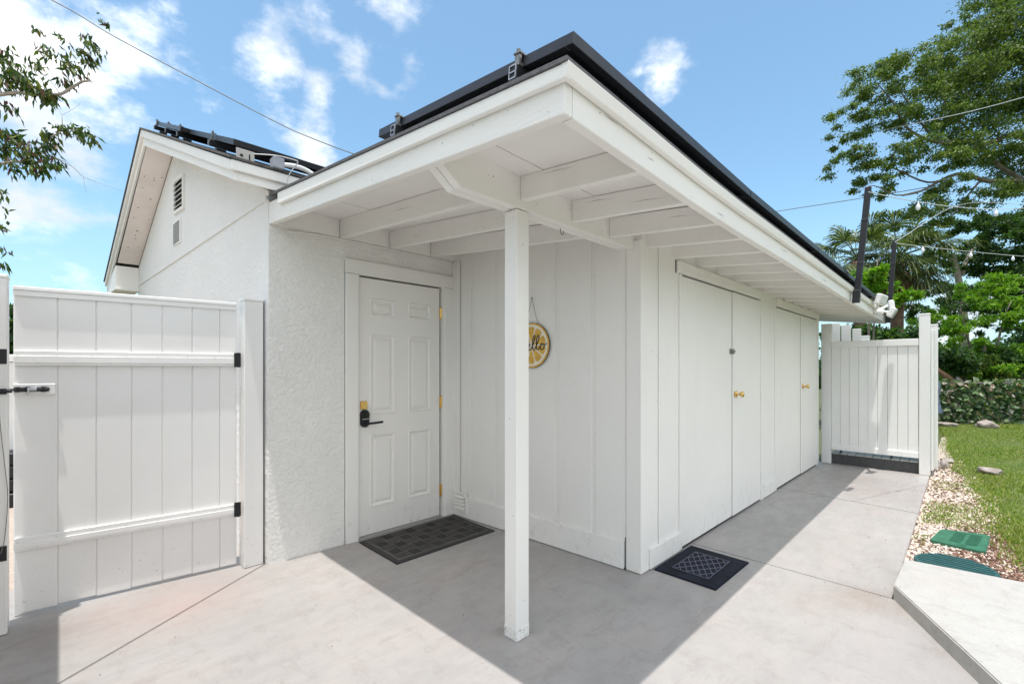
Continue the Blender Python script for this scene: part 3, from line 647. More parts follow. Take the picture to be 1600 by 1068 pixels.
# conduit and junction box where the two roofs meet
bm = B(); tube(bm, smooth_path([(1.04, 3.21, 2.700), (1.13, 3.20, 2.712), (1.21, 3.20, 2.704), (1.255, 3.19, 2.668), (1.265, 3.17, 2.58)], 5), .015, 10); P('conduit', bm, PVC, smooth=True)
bm = B(); box(bm, .985, 1.055, 3.19, 3.26, 2.665, 2.735, .004); P('junction_box', bm, simple('grey_box', (.33, .34, .38), .5))
bm = B(); tube(bm, smooth_path([(.88, 3.22, 2.720), (1.0, 3.18, 2.735), (1.11, 3.16, 2.735), (1.125, 3.16, 2.72), (1.09, 3.17, 2.66), (1.07, 3.18, 2.60), (1.08, 3.18, 2.55), (1.13, 3.18, 2.525)], 5), .0035, 6); P('loose_cable', bm, CABLEL)

# dark joints, caulk lines, strips painting shade in floor gaps and corners; nail heads
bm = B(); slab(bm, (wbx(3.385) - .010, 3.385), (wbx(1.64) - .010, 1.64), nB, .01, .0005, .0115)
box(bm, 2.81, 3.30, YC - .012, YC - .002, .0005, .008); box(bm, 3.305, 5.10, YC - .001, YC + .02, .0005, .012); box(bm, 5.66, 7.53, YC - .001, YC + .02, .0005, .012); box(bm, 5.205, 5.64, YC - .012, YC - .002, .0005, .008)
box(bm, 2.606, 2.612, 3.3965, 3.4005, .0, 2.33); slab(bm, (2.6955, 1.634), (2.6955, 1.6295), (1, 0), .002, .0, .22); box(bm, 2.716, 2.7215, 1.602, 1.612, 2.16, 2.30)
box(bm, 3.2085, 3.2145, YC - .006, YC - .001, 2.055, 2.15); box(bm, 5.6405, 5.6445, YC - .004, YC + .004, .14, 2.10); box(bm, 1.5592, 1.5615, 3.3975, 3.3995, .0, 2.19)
P('joint_and_shade_strip', bm, GAP, kind='stuff')
bm = B(); rn = random.Random(4)
def head(c, n_, r_):
    n_ = Vector(n_); a = n_.orthogonal().normalized(); b2_ = n_.cross(a); vs = [bm.verts.new(Vector(c) + n_ * .0006 + (a * math.cos(k * 1.2566) + b2_ * math.sin(k * 1.2566)) * r_ * rn.uniform(.7, 1.2)) for k in range(5)]; bm.faces.new(vs)
nW = (-nB.x, -nB.y, 0)
for y in [e - .02 for e in edges[1:]] + [3.37, 2.65, 2.03, 1.72]:
    for z in [.15, .5, .85, 1.25, 1.6, 1.95, 2.2]:
        if rn.random() < .55: yy = y + rn.uniform(-.01, .03); head((wbx(yy) - .0, yy, z + rn.uniform(-.06, .06)), nW, rn.uniform(.0018, .0034))
for x in [2.86, 2.93, 2.98, 3.24, 5.14, 5.3, 5.6]:
    for z in [.3, .7, 1.1, 1.5, 1.9]:
        if rn.random() < .6: head((x, YC, z + rn.uniform(-.08, .08)), (0, -1, 0), rn.uniform(.002, .0035))
for x in (1.60, 1.64, 2.53, 2.58):
    for z in (.3, .8, 1.3, 1.8):
        if rn.random() < .6: head((x, 3.378, z), (0, -1, 0), .0022)
for k in range(14): y = .95 + k * .18; head((rx(y), y, rb(1, y) + rn.choice((.02, .06, .08))), (-1, 0, 0), rn.uniform(.0018, .003))
for k in range(20): x = 1.3 + k * .36; head((x, YE, rb(x, YE) + rn.choice((.015, .05, .08))), (0, -1, 0), rn.uniform(.0018, .0032))
for k in range(16): head((rn.uniform(1.25, 2.7), 1.573, rn.uniform(2.16, 2.28)), (0, -1, 0), rn.uniform(.002, .004))
for x in (1.517, 1.936, 2.348):
    for k in range(4): y = rn.uniform(1.8, 3.3); head((x, y, rb(x, y) + rn.uniform(.02, .10)), (-1, 0, 0), rn.uniform(.0018, .003))
for z in (.12, .3, .62, 1.1, 1.9, 2.1): head((1.600, 1.62 + rn.uniform(-.03, .03), z), (-1, 0, 0), rn.uniform(.0015, .003)); head((1.64 + rn.uniform(-.03, .03), 1.576, z + .07), (0, -1, 0), rn.uniform(.0015, .003))
P('nail_head', bm, simple('rusty_nail_mark', (.13, .10, .08), .9), kind='stuff')
# raised splits along the grain of rafters and fascia
bm = B()
for (x, y0_, y1_, dz) in ((1.517, 2.35, 2.62, .07), (1.936, 2.9, 3.05, .05), (1.622, 1.22, 1.45, .09), (2.037, 1.0, 1.22, .04), (2.037, 1.3, 1.5, .085), (2.41, 1.05, 1.2, .06)):
    a = Vector((x - .0004, y0_, rb(x, y0_) + dz)); b3 = Vector((x - .0004, y1_, rb(x, y1_) + dz + .006)); m = a.lerp(b3, .55) + Vector((0, 0, .004)); w = Vector((0, 0, .0009))
    v_ = [bm.verts.new(q) for q in (a, m - w, b3, m + w)]; bm.faces.new(v_)
for (x, dz, ln_) in ((1.32, .085, .10), (1.62, .05, .06), (2.3, .03, .12), (3.4, .06, .18), (4.6, .04, .2)):
    z = rb(x, YE) + dz; v_ = [bm.verts.new(q) for q in ((x, YE - .0004, z), (x + ln_ * .5, YE - .0004, z - .002), (x + ln_, YE - .0004, rb(x + ln_, YE) + dz + .002), (x + ln_ * .5, YE - .0004, z + .0008))]; bm.faces.new(v_)
P('grain_split', bm, GAP, kind='stuff')

# ================================================================== SOLAR ARRAYS
def solar_panel(c0, u, v, n, lu, lv, label, group):
    """c0 corner, u and v unit edge directions, n normal"""
    t = thing('solar_panel', label, 'solar panel', tuple(c0), group)
    c0 = Vector(c0); th = .038; fw = .03
    def blk(a0, a1, b0, b1, n0, n1):
        bm = B(); q = lambda a, b_, c: c0 + u * a + v * b_ + n * c
        hexa(bm, [q(a0, b0, n0), q(a1, b0, n0), q(a1, b1, n0), q(a0, b1, n0), q(a0, b0, n1), q(a1, b0, n1), q(a1, b1, n1), q(a0, b1, n1)], .0015); return bm
    for a0, a1, b0, b1 in ((0, lu, 0, fw), (0, lu, lv - fw, lv), (0, fw, fw + .0005, lv - fw - .0005), (lu - fw, lu, fw + .0005, lv - fw - .0005)):
        obj('frame_rail', blk(a0, a1, b0, b1, 0, th), ANOD, t)
    obj('cell_sheet', blk(fw + .001, lu - fw - .001, fw + .001, lv - fw - .001, th - .008, th - .002), CELL, t)
    obj('backsheet', blk(fw + .001, lu - fw - .001, fw + .001, lv - fw - .001, th - .014, th - .0085), BACKS, t)
    return t
def clamp_rail(p0, d, length, n, label, group, h=.045, w=.034):
    t = thing('mounting_rail', label, 'mounting rail', tuple(p0), group); p0 = Vector(p0); s = d.cross(n).normalized()
    q = lambda a, b_, c: p0 + d * a + s * b_ + n * c
    def blk(bm, a0, a1, b0, b1, c0, c1): hexa(bm, [q(a0, b0, c0), q(a1, b0, c0), q(a1, b1, c0), q(a0, b1, c0), q(a0, b0, c1), q(a1, b0, c1), q(a1, b1, c1), q(a0, b1, c1)])
    bm = B(); blk(bm, .006, length, -w / 2, w / 2, 0, h); obj('rail', bm, ANOD, t)
    bm = B()     # extruded end profile: bright aluminium web
    for c in (0, h * .45, h - .003): blk(bm, 0, .0055, -w / 2, w / 2, c, c + .003)
    for b_ in (-w / 2, w / 2 - .003): blk(bm, 0, .0055, b_, b_ + .003, .0032, h - .0032)
    obj('end_profile', bm, RAILM, t)
    bm = B(); blk(bm, .012, .034, -w / 2 - .003, w / 2 + .003, h + .001, h + .012); blk(bm, .020, .030, -.012, .012, h + .012, h + .046); blk(bm, .016, .045, -.016, .016, h + .046, h + .052)
    cc = q(.024, 0, h + .052); cyl(bm, cc, cc + n * .012, .007, 6); obj('clamp', bm, STEEL, t)
    bm = B(); blk(bm, .05, .11, -w / 2 - .012, w / 2 + .012, -.022, -.0005); obj('foot', bm, ANOD, t)
    return t
ux = Vector((1, 0, 0)); vy = Vector((0, 1, .106)).normalized(); nn = ux.cross(vy)
names = ['nearest solar panel at the roof corner above the post', 'second solar panel from the roof corner along the eave', 'third solar panel from the roof corner along the eave', 'farthest solar panel of the eave row, near the black poles']
vy = Vector((-.036, 1, .0900)).normalized()
for k in range(4):
    x = 1.152 + k * 1.662; xe = x + 1.652
    za = 2.383 + sag(x) * .9; zb = 2.383 + sag(xe) * .9
    if k == 3: zb = za - .008
    u = (Vector((xe, .886, zb)) - Vector((x, .886, za))).normalized(); w_ = vy if k == 0 else Vector((0, 1, .09)).normalized(); n_ = u.cross(w_).normalized()
    solar_panel((x, .886, za), u, w_, n_, 1.652, 1.165, names[k], 'solar panels over the porch eave')
for y, lab in ((1.115, 'black mounting rail end under the panels nearest the roof corner'), (1.865, 'black mounting rail end farther up the porch rake')):
    clamp_rail((rx(y) + .005, y, 2.383 + .09 * (y - .886) - .052), Vector((1, 0, -.012)).normalized(), 6.2, vy.cross(Vector((-1, 0, 0))).normalized() * 1.0, lab, 'mounting rails of the porch array')
# gable roof array: two staggered panels following the main slope
vs_ = Vector((0, 1, .4175)).normalized()
def gpan(x0, y0, y1, lu, lab, dz=.105):
    z0 = top(y0) + dz; ln = (y1 - y0) * math.sqrt(1 + .4175 ** 2)
    u = Vector((1, 0, 0)); n_ = u.cross(vs_).normalized(); solar_panel((x0, y0, z0), u, vs_, n_, lu, ln, lab, 'solar panels on the gable roof')
gpan(.735, 4.775, 6.16, 1.02, 'solar panel highest on the gable roof beside its peak')
gpan(.795, 3.35, 4.755, 1.02, 'solar panel lower on the gable roof above its eave corner')
gpan(1.765, 4.775, 6.16, 1.02, 'upper solar panel of the second column on the main roof')
gpan(1.825, 3.35, 4.755, 1.02, 'lower solar panel of the second column, above the conduit elbow')
for (x, y, lab) in ((.715, 6.05, 'rail end clamp at the very peak of the gable roof'), (.730, 5.46, 'second rail end clamp down from the gable peak'), (.745, 4.95, 'third rail end clamp down from the gable peak'), (.765, 3.85, 'lowest rail end clamp on the gable rake')):
    clamp_rail((x - .012, y, top(y) + .052), Vector((1, 0, 0)), 2.0, Vector((0, -.4175, 1)).normalized(), lab, 'mounting rails of the gable array', h=.042)
bm = B(); box(bm, .800, .905, 3.300, 3.306, 2.668, 2.765, .001); 
br = obj('roof_bracket', bm, simple('grey_bracket', (.42, .41, .38), .6, .3)); tag(br, 'grey metal plate bracket under the panels at the gable eave', 'bracket')
bm = B(); cyl(bm, (.830, 3.2995, 2.722), (.830, 3.2985, 2.722), .010, 10); box(bm, .872, .880, 3.2985, 3.2996, 2.70, 2.74); obj('slot', bm, GAP, br)

# ================================================================== GATE AND FENCES AT LEFT
GA, GB = Vector((.860, 3.540)), Vector((-.178, 3.660)); dG = (GB - GA).normalized(); nF = Vector((dG.y, -dG.x)); nF = nF if nF.y < 0 else -nF   # nF faces the yard
def gpt(s, o=0.): q = GA + dG * s + nF * o; return (q.x, q.y)
gate = thing('vinyl_gate', 'white vinyl gate of seven boards with black hinges and sliding bolt', 'gate', (.86, 3.54, 0))
cuts = [0, .097, .248, .402, .552, .711, .873, 1.045]
for a, b_ in zip(cuts, cuts[1:]):
    bm = B(); p, q = gpt(a + .0002), gpt(b_ - .0002); slab(bm, p, q, (-nF.x, -nF.y), .022, .012 + .008 * random.random(), 1.778, bev=.005); obj('board', bm, VINYLD, gate)
for (z0, z1) in ((1.368, 1.452), (.358, .432)):
    bm = B(); slab(bm, gpt(.004, .020), gpt(1.040, .020), (-nF.x, -nF.y), .0195, z0, z1, bev=.003)
    slab(bm, gpt(.004, .026), gpt(1.040, .026), (-nF.x, -nF.y), .0055, z0 + .016, z1 - .030, bev=.001); obj('rail', bm, VINYL, gate)
bm = B()
for z in (1.41, .395):
    for k in range(14):
        c1 = gpt(.05 + k * .075, .0265); c2 = gpt(.05 + k * .075, .0275); cyl(bm, (c1[0], c1[1], z + (.016 if k % 2 else -.026)), (c2[0], c2[1], z + (.016 if k % 2 else -.026)), .003, 6)
obj('screw', bm, RAILM, gate, kind='stuff')
bm = B(); slab(bm, gpt(0, .018), gpt(1.045, .018), (-nF.x, -nF.y), .055, 1.779, 1.800, bev=.003); slab(bm, gpt(0, .010), gpt(1.045, .010), (-nF.x, -nF.y), .0095, 1.750, 1.7785); obj('top_rail', bm, VINYL, gate)
for z in (1.410, .395):
    bm = B(); slab(bm, gpt(-.022, .0285), gpt(.018, .0285), (-nF.x, -nF.y), .003, z - .048, z + .048); cc = gpt(-.006, .032); cyl(bm, (cc[0], cc[1], z - .05), (cc[0], cc[1], z + .05), .007, 8)
    for dz in (-.028, .0, .028): c1 = gpt(.010, .030); c2 = gpt(.010, .033); cyl(bm, (c1[0], c1[1], z + dz), (c2[0], c2[1], z + dz), .004, 6)
    obj('hinge', bm, BLACKM, gate)
bm = B(); slab(bm, gpt(.880, .018), gpt(1.043, .018), (-nF.x, -nF.y), .0175, 1.208, 1.268, bev=.002); obj('latch_block', bm, VINYL, gate)
bm = B(); slab(bm, gpt(.905, .026), gpt(1.040, .026), (-nF.x, -nF.y), .0075, 1.226, 1.250, bev=.001); a_, b2 = gpt(.90, .034), gpt(1.14, .034)
cyl(bm, (a_[0], a_[1], 1.238), (b2[0], b2[1], 1.238), .0065, 10)
for s in (.925, .985, 1.025): p = gpt(s, .030); cyl(bm, (p[0], p[1], 1.224), (p[0], p[1], 1.252), .010, 8)
bolt = obj('sliding_bolt', bm, BLACKM, gate)
bm = B(); p, q = gpt(.950, .036), gpt(.985, .036); cyl(bm, (p[0], p[1], 1.240), (q[0], q[1], 1.240), .0105, 8); p = gpt(.982, .04); cyl(bm, (p[0], p[1], 1.24), (p[0], p[1] - .004, 1.208), .005, 8); obj('bolt_handle', bm, RAILM, bolt)
# post by the stucco corner
def vpost(name, label, x0, x1, y0, y1, z1, group=None, cap=True):
    t = thing(name, label, 'fence post', ((x0 + x1) / 2, (y0 + y1) / 2, 0), group)
    bm = B(); box(bm, x0, x1, y0, y1, 0.002, z1, .004); obj('shaft', bm, VINYLD, t)
    if cap: bm = B(); box(bm, x0 - .003, x1 + .003, y0 - .003, y1 + .003, z1 + .0005, z1 + .018, .004); obj('cap', bm, VINYL, t)
    return t
vpost('gate_post', 'white gate post between the gate and the stucco corner', .885, 1.003, 3.455, 3.575, 1.812)
lp = vpost('gate_post', 'white latch post at the left edge of the photo', -.315, -.188, 3.455, 3.580, 1.812)
for z in (1.413, .415):
    bm = B(); box(bm, -.262, -.1895, 3.4505, 3.4545, z - .038, z + .038, .001)
    for dx in (-.205, -.23):
        for dz in (-.026, .026): cyl(bm, (dx, 3.4505, z + dz), (dx, 3.4475, z + dz), .003, 6)
    obj('hinge', bm, BLACKM, lp)
bm = B(); box(bm, -.26, -.1895, 3.446, 3.4545, 1.222, 1.250, .001); cyl(bm, (-.27, 3.442, 1.236), (-.17, 3.442, 1.236), .008, 8); obj('latch_keeper', bm, BLACKM, lp)
bm = B(); tube(bm, smooth_path([(-.218, 3.444, 1.22), (-.212, 3.440, 1.08), (-.196, 3.438, .86), (-.186, 3.442, .70), (-.196, 3.440, .50), (-.21, 3.44, .42)], 6), .0016, 5); obj('pull_cord', bm, CABLE, lp)
# white panel fence running towards the viewer from that post
fl = thing('vinyl_fence', 'white board fence running forward from the left latch post', 'fence', (-.30, 2.5, 0))
for k in range(14):
    y = 3.44 - k * .152; bm = B(); box(bm, -.318, -.290, y - .150, y, .05, 1.77, .003); obj('board', bm, VINYL, fl)
for z0, z1 in ((1.775, 1.82), (.30, .38)): bm = B(); box(bm, -.33, -.27, 1.31, 3.44, z0, z1, .003); obj('rail', bm, VINYL, fl)
bm = B(); box(bm, -.365, -.25, 1.19, 1.305, 0, 1.84, .004); obj('post', bm, VINYL, fl)
# yard beyond the gate
fb = thing('vinyl_fence', 'white fence across the gravel yard beyond the gate gap', 'fence', (-1.2, 7.1, 0))
for k in range(18): x = -2.9 + k * .155; bm = B(); box(bm, x, x + .152, 7.1, 7.13, .06, 1.42, .003); obj('board', bm, VINYL, fb)
for z0, z1 in ((1.425, 1.50), (.10, .18)): bm = B(); box(bm, -2.9, -.1, 7.07, 7.16, z0, z1, .003); obj('rail', bm, VINYL, fb)
bx_ = thing('storage_crate', 'black slatted crate seen through the gap beside the gate', 'crate', (-.36, 6.8, 0))
bm = B(); box(bm, -.75, -.05, 6.66, 7.0, -.02, .12, .01); obj('base', bm, BLACKM, bx_)
for k in range(3): z = .14 + k * .13; bm = B(); box(bm, -.74, -.06, 6.67, 6.99, z, z + .115, .006); obj('slat', bm, BLACKM, bx_)

# ================================================================== DOORMATS
def mat1():
    t = thing('doormat', 'large grey-brown ribbed rubber mat at the front door', 'doormat', (2.11, 3.07, 0))
    x0, x1, y0, y1 = 1.650, 2.580, 2.785, 3.352
    bm = B(); prism(bm, [(x0, y0), (x1 - .01, y0), (x1, y1), (x0, y1 - .005)], .001, .008, .003); obj('border', bm, RUB1E, t)
    bm = B(); prism(bm, [(x0 + .04, y0 + .04), (x1 - .05, y0 + .04), (x1 - .04, y1 - .03), (x0 + .04, y1 - .035)], .0082, .0098, .001); obj('tread', bm, RUB1, t)
    bm = B(); w, h_ = (x1 - x0 - .10) / 8, (y1 - y0 - .085) / 5
    for i in range(8):
        for j in range(5):
            cx, cy = x0 + .05 + (i + .5) * w, y0 + .048 + (j + .5) * h_
            for k in range(5):
                o = (k - 2) * w / 5.2
                if (i + j) % 2: a, b_ = (cx - w * .40, cy + o * h_ / w), (cx + w * .40, cy + o * h_ / w)
                else: a, b_ = (cx + o, cy - h_ * .40), (cx + o, cy + h_ * .40)
                c, s = math.cos(R(0)), 1
                d = Vector((b_[0] - a[0], b_[1] - a[1])).normalized() * .0028; n_ = Vector((-d.y, d.x)); P0, P1 = Vector(a), Vector(b_)
                q = [P0 - n_, P1 - n_, P1 + n_, P0 + n_]
                hexa(bm, [(v.x, v.y, .0099) for v in q] + [(v.x, v.y, .0138) for v in q])
    obj('rib', bm, RUB1E, t, kind='stuff')
    bm = B()
    for i in range(1, 8): x = x0 + .05 + i * w; box(bm, x - .0018, x + .0018, y0 + .05, y1 - .045, .0099, .0104)
    obj('channel', bm, RUB1E, t, kind='stuff')
mat1()
def mat2():
    t = thing('doormat', 'small navy black rubber mat by the corner post with diamond lines', 'doormat', (3.11, 1.29, 0))
    x0, x1, y0, y1 = 2.832, 3.402, 1.090, 1.498
    bm = B(); prism(bm, [(x0, y0), (x1, y0 - .008), (x1 + .01, y1), (x0, y1)], .001, .010, .005); obj('border', bm, RUB2, t)
    u0, u1, w0, w1 = x0 + .10, x1 - .10, y0 + .085, y1 - .085
    bm = B(); box(bm, u0, u1, w0, w1, .0102, .0125, .001); obj('field', bm, RUB2, t)
    bm = B()
    def ln(a, b_, r=.0022):
        d = (Vector(b_) - Vector(a)).normalized() * r; n_ = Vector((-d.y, d.x)); q = [Vector(a) - n_, Vector(b_) - n_, Vector(b_) + n_, Vector(a) + n_]
        hexa(bm, [(v.x, v.y, .0126) for v in q] + [(v.x, v.y, .0155) for v in q])
    def clip(c, sgn):                    # the line y = w0 + c + sgn*(x-u0)*.95 within the field
        pts = []
        for i in range(201):
            x = u0 + (u1 - u0) * i / 200; y = w0 + c + sgn * (x - u0) * .62
            if w0 + .004 <= y <= w1 - .004: pts.append((x, y))
        if len(pts) > 8: ln(pts[0], pts[-1])
    for k in range(-5, 9): clip(k * .045, 1)
    for k in range(0, 14): clip(k * .075, -1)
    for a, b_ in (((u0, w0), (u1, w0)), ((u0, w1), (u1, w1)), ((u0, w0), (u0, w1)), ((u1, w0), (u1, w1))): ln(a, b_, .0016)
    obj('ridge', bm, RUB2L, t, kind='stuff')
mat2()

# ================================================================== HANGING SIGN
sg = thing('hanging_sign', 'round orange slice sign reading hello, hung on twine behind the post', 'sign', (wbx(2.47) - .02, 2.47, 1.36))
SC = Vector((wbx(2.44) - .012, 2.44, 1.535)); sx = Vector((dB.x, dB.y, 0)); sn = Vector((-nB.x, -nB.y, 0))       # right-hand direction, outwards
def sp(a, b_, o=0.): return SC + sx * a + Vector((0, 0, b_)) + sn * o
def disc(bm, r, o0, o1, n=48):
    lo = [bm.verts.new(sp(r * math.cos(2 * math.pi * k / n), r * math.sin(2 * math.pi * k / n), o0)) for k in range(n)]
    hi = [bm.verts.new(sp(r * math.cos(2 * math.pi * k / n), r * math.sin(2 * math.pi * k / n), o1)) for k in range(n)]
    bm.faces.new(hi); bm.faces.new(lo[::-1])
    for k in range(n): bm.faces.new([lo[k], lo[(k + 1) % n], hi[(k + 1) % n], hi[k]])
bm = B(); disc(bm, .178, 0, .009); obj('backing', bm, WOODE, sg)
bm = B(); disc(bm, .176, .0092, .0102); obj('rind', bm, GOLD, sg)
bm = B(); disc(bm, .163, .0104, .0112); obj('pith', bm, PITH, sg)
for k in range(10):
    a0 = 2 * math.pi * (k + .5) / 10; hw = math.pi / 10 * .86; bm = B(); pts = []
    pts.append((.022 * math.cos(a0), .022 * math.sin(a0)))
    for r_, f in ((.118, 1.), (.134, .93), (.142, .72), (.145, .35), (.145, 0), (.145, -.35), (.142, -.72), (.134, -.93), (.118, -1.)):
        aa = a0 - hw * f; pts.append((r_ * math.cos(aa), r_ * math.sin(aa)))
    lo = [bm.verts.new(sp(x, y, .0113)) for x, y in pts]; hi = [bm.verts.new(sp(x * .985, y * .985, .0124)) for x, y in pts]; bm.faces.new(hi)
    for i in range(len(pts)): j = (i + 1) % len(pts); bm.faces.new([lo[i], lo[j], hi[j], hi[i]])
    obj('segment', bm, GOLD, sg)
hello = [(-.45, .25), (.1, .9), (.62, 2.0), (.55, 2.45), (.22, 2.0), (.06, .9), (.02, .02), (.15, .55), (.45, .98), (.72, .85), (.74, .3), (.92, .0), (1.25, .25),
         (1.65, .5), (1.92, .82), (1.78, 1.05), (1.52, .75), (1.50, .25), (1.78, .0), (2.15, .25), (2.62, 1.2), (2.88, 2.1), (2.72, 2.42), (2.46, 1.8), (2.38, .7), (2.52, .05), (2.85, .22),
         (3.32, 1.2), (3.58, 2.1), (3.42, 2.42), (3.16, 1.8), (3.08, .7), (3.22, .05), (3.55, .2), (3.80, .65), (4.15, 1.0), (3.88, .85), (3.78, .35), (4.02, .0), (4.38, .2), (4.48, .7), (4.22, 1.0), (4.35, .82), (4.62, .82), (4.9, 1.05)]
bm = B(); path = smooth_path([(x, y, 0) for x, y in hello], 5)
tube(bm, [sp((p.x - 2.12) * .056, (p.y - .75) * .047 - .002, .0145) for p in path], .0036, 6); obj('lettering', bm, INK, sg)
nail = sp(.002, .375, .006)
for s in (-1, 1): bm = B(); tube(bm, [nail, sp(s * .062, .166, .006)], .0016, 5); obj('twine', bm, TWINE, sg)
bm = B(); cyl(bm, sp(.002, .375, -.002), sp(.002, .375, .012), .004, 8); obj('nail', bm, STEEL, sg)
# small hook under the beam
bm = B(); tube(bm, smooth_path([(2.02, 1.64, 2.146), (2.02, 1.64, 2.128), (2.028, 1.64, 2.118), (2.04, 1.64, 2.118), (2.046, 1.64, 2.128), (2.044, 1.64, 2.14)], 4), .002, 6)
tag(obj('cup_hook', bm, BLACKM), 'tiny dark cup hook screwed under the porch beam', 'hook')

# ================================================================== FAR SHOWER ENCLOSURE
pf = thing('vinyl_screen', 'white vinyl board screen closing the end of the walkway', 'fence', (7.8, .93, 0))
n = 9; y0, y1 = .462, 1.392
for k in range(n):
    a = y0 + (y1 - y0) * k / n; b_ = y0 + (y1 - y0) * (k + 1) / n; bm = B(); box(bm, 7.812, 7.835, a + .0015, b_ - .0015, .27, 1.655, .004); obj('board', bm, VINYL, pf)
for z0, z1 in ((1.650, 1.738), (.205, .278)): bm = B(); box(bm, 7.795, 7.850, y0, y1, z0, z1, .004); obj('rail', bm, VINYL, pf)
vpost('fence_post', 'white post between the closet wall and the walkway end screen', 7.80, 7.90, 1.395, 1.512, 1.995, cap=False)
vpost('fence_post', 'tall white post on the lawn side of the walkway end screen', 7.795, 7.90, .352, .458, 2.035)
vpost('fence_post', 'shorter white post just behind the tall screen post', 8.32, 8.42, .300, .375, 1.93)
sf = thing('vinyl_fence', 'white side fence panel seen edge on behind the tall screen post', 'fence', (8.1, .34, 0))
for k in range(3): x = 7.905 + k * .136; bm = B(); box(bm, x, x + .133, .325, .350, .05, 1.85, .003); obj('board', bm, VINYL, sf)
bf = thing('vinyl_fence', 'white stepped boards rising behind the screen under the eave', 'fence', (8.9, 1.4, 0))
for k, (ya, yb, z1) in enumerate(((1.60, 1.71, 2.09), (1.47, 1.585, 2.09), (1.33, 1.455, 2.05), (1.20, 1.31, 1.98))): bm = B(); box(bm, 8.9, 8.93, ya, yb, .2, z1, .003); obj('board', bm, VINYL, bf)
vpost('fence_post', 'short square white post cap peeking over the screen', 9.45, 9.58, 1.17, 1.30, 1.88)
dk = thing('shower_deck', 'low dark-edged grey deck behind the walkway end screen', 'deck', (8.6, .93, 0))
bm = B(); box(bm, 7.845, 7.875, .462, 1.40, 0.0, .138, .003); obj('riser', bm, WOODGREY, dk)
for k in range(10):
    y = .466 + k * .0935; bm = B(); box(bm, 7.83, 9.3, y, y + .087, .140, .165, .003); obj('deck_board', bm, DECKB, dk)
for y in (1.27, .72): bm = B(); box(bm, 7.80, 7.83, y, y + .02, .165, .205, .002); obj('pivot', bm, BLACKM, dk)

# ================================================================== POLES, FLOODLIGHT, WIRES
def pole(a, b_, w, lab):
    t = thing('black_pole', lab, 'pole', tuple(a), 'black poles fixed to the eave'); a = Vector(a); b_ = Vector(b_); bm = B()
    q = [Vector((s * w / 2, r_ * w / 2, 0)) for s, r_ in ((-1, -1), (1, -1), (1, 1), (-1, 1))]
    hexa(bm, [a + k for k in q] + [b_ + k for k in q], .003); obj('tube', bm, BLACKM, t)
    d = (b_ - a).normalized()
    for f in (.02, .32, .70):
        c = a.lerp(b_, f); bm = B(); hexa(bm, [c + k * 1.12 for k in q] + [c + d * .02 + k * 1.12 for k in q], .002); obj('collar', bm, BLACKM, t)
    bm = B(); hexa(bm, [a + k * 1.2 + Vector((0, .005, -.03)) for k in q] + [a + k * 1.2 + Vector((0, 0, .10)) for k in q], .003); obj('bracket', bm, BLACKM, t)
P1a, P1b = (5.90, .832, 2.07), (5.90, .735, 3.215); P2a, P2b = (8.53, .830, 2.05), (8.53, .762, 3.20)
pole(P1a, P1b, .052, 'nearer and longer black pole leaning up from the eave'); pole(P2a, P2b, .052, 'farther and shorter black pole at the end of the eave')
fx = 7.55; fz = rb(fx, YE) + .07
fd = thing('floodlight', 'white three-headed security floodlight on the eave fascia', 'floodlight', (fx, .875, fz))
bm = B(); cyl(bm, (fx, .884, fz), (fx, .850, fz), .06, 20); obj('base', bm, LAMPW, fd)
bm = B(); tube(bm, [(fx, .850, fz - .02), (fx, .820, fz - .035), (fx, .79, fz - .05)], [.045, .050, .028], 14); obj('sensor', bm, LAMPW, fd, smooth=True)
for dx, dy, dz, tl in ((-.36, -.075, .085, .25), (.34, -.10, .075, -.1), (.05, -.14, -.045, .5)):
    c = Vector((fx + dx, .845 + dy, fz + dz)); rot = Matrix.Rotation(tl, 4, 'X') @ Matrix.Rotation(.25 * dx / .1 * .2, 4, 'Z')
    bm = B(); v = box(bm, -.11, .11, -.03, .03, -.062, .062, .010); bmesh.ops.transform(bm, matrix=Matrix.Translation(c) @ rot, verts=bm.verts); hd = obj('lamp_head', bm, LAMPW, fd)
    bm = B(); box(bm, -.092, .092, -.034, -.0305, -.048, .048, .001); bmesh.ops.transform(bm, matrix=Matrix.Translation(c) @ rot, verts=bm.verts); obj('lens', bm, LENS, hd)
    bm = B(); tube(bm, [(fx + dx * .2, .850, fz), tuple(c + Vector((-dx * .2, .02, 0)))], .016, 10); obj('arm', bm, LAMPW, fd)
bm = B(); tube(bm, smooth_path([(7.7, .83, fz + .02), (8.1, .82, fz - .01), (8.35, .82, fz - .03), (8.53, .82, fz - .04)], 5), .012, 8); tag(obj('black_cable', bm, BLACKM), 'black cable drooping from the floodlight to the last pole', 'cable')
def wire(name, pts, r, mat, label, cat, k=10): bm = B(); tube(bm, smooth_path(pts, k), r, 6); return tag(obj(name, bm, mat), label, cat)
wire('power_line', [at(-120, -90, 9), at(80, 0, 9.3), at(180, 58, 9.6), at(300, 122, 10), at(420, 185, 10.4), at(480, 213, 10.6), at(570, 246, 11), at(680, 275, 11.5)], .011, CABLE, 'grey twisted power line crossing the sky above the gable', 'power line')
wire('power_line', [at(1120, 345, 17), at(1215, 330, 16.5), at(1350, 309, 16), at(1480, 287, 15), at(1587, 268, 14), at(1720, 240, 13)], .012, CABLE, 'lower dark service wire passing in front of the right tree', 'power line')
wire('power_line', [at(1335, 212, 16), at(1400, 199, 14), at(1500, 178, 12), at(1600, 152, 10.5), at(1720, 115, 9)], .011, CABLEL, 'upper pale service wire passing in front of the right tree', 'power line')
p1t, p2t = Vector(P1b), Vector(P2b)
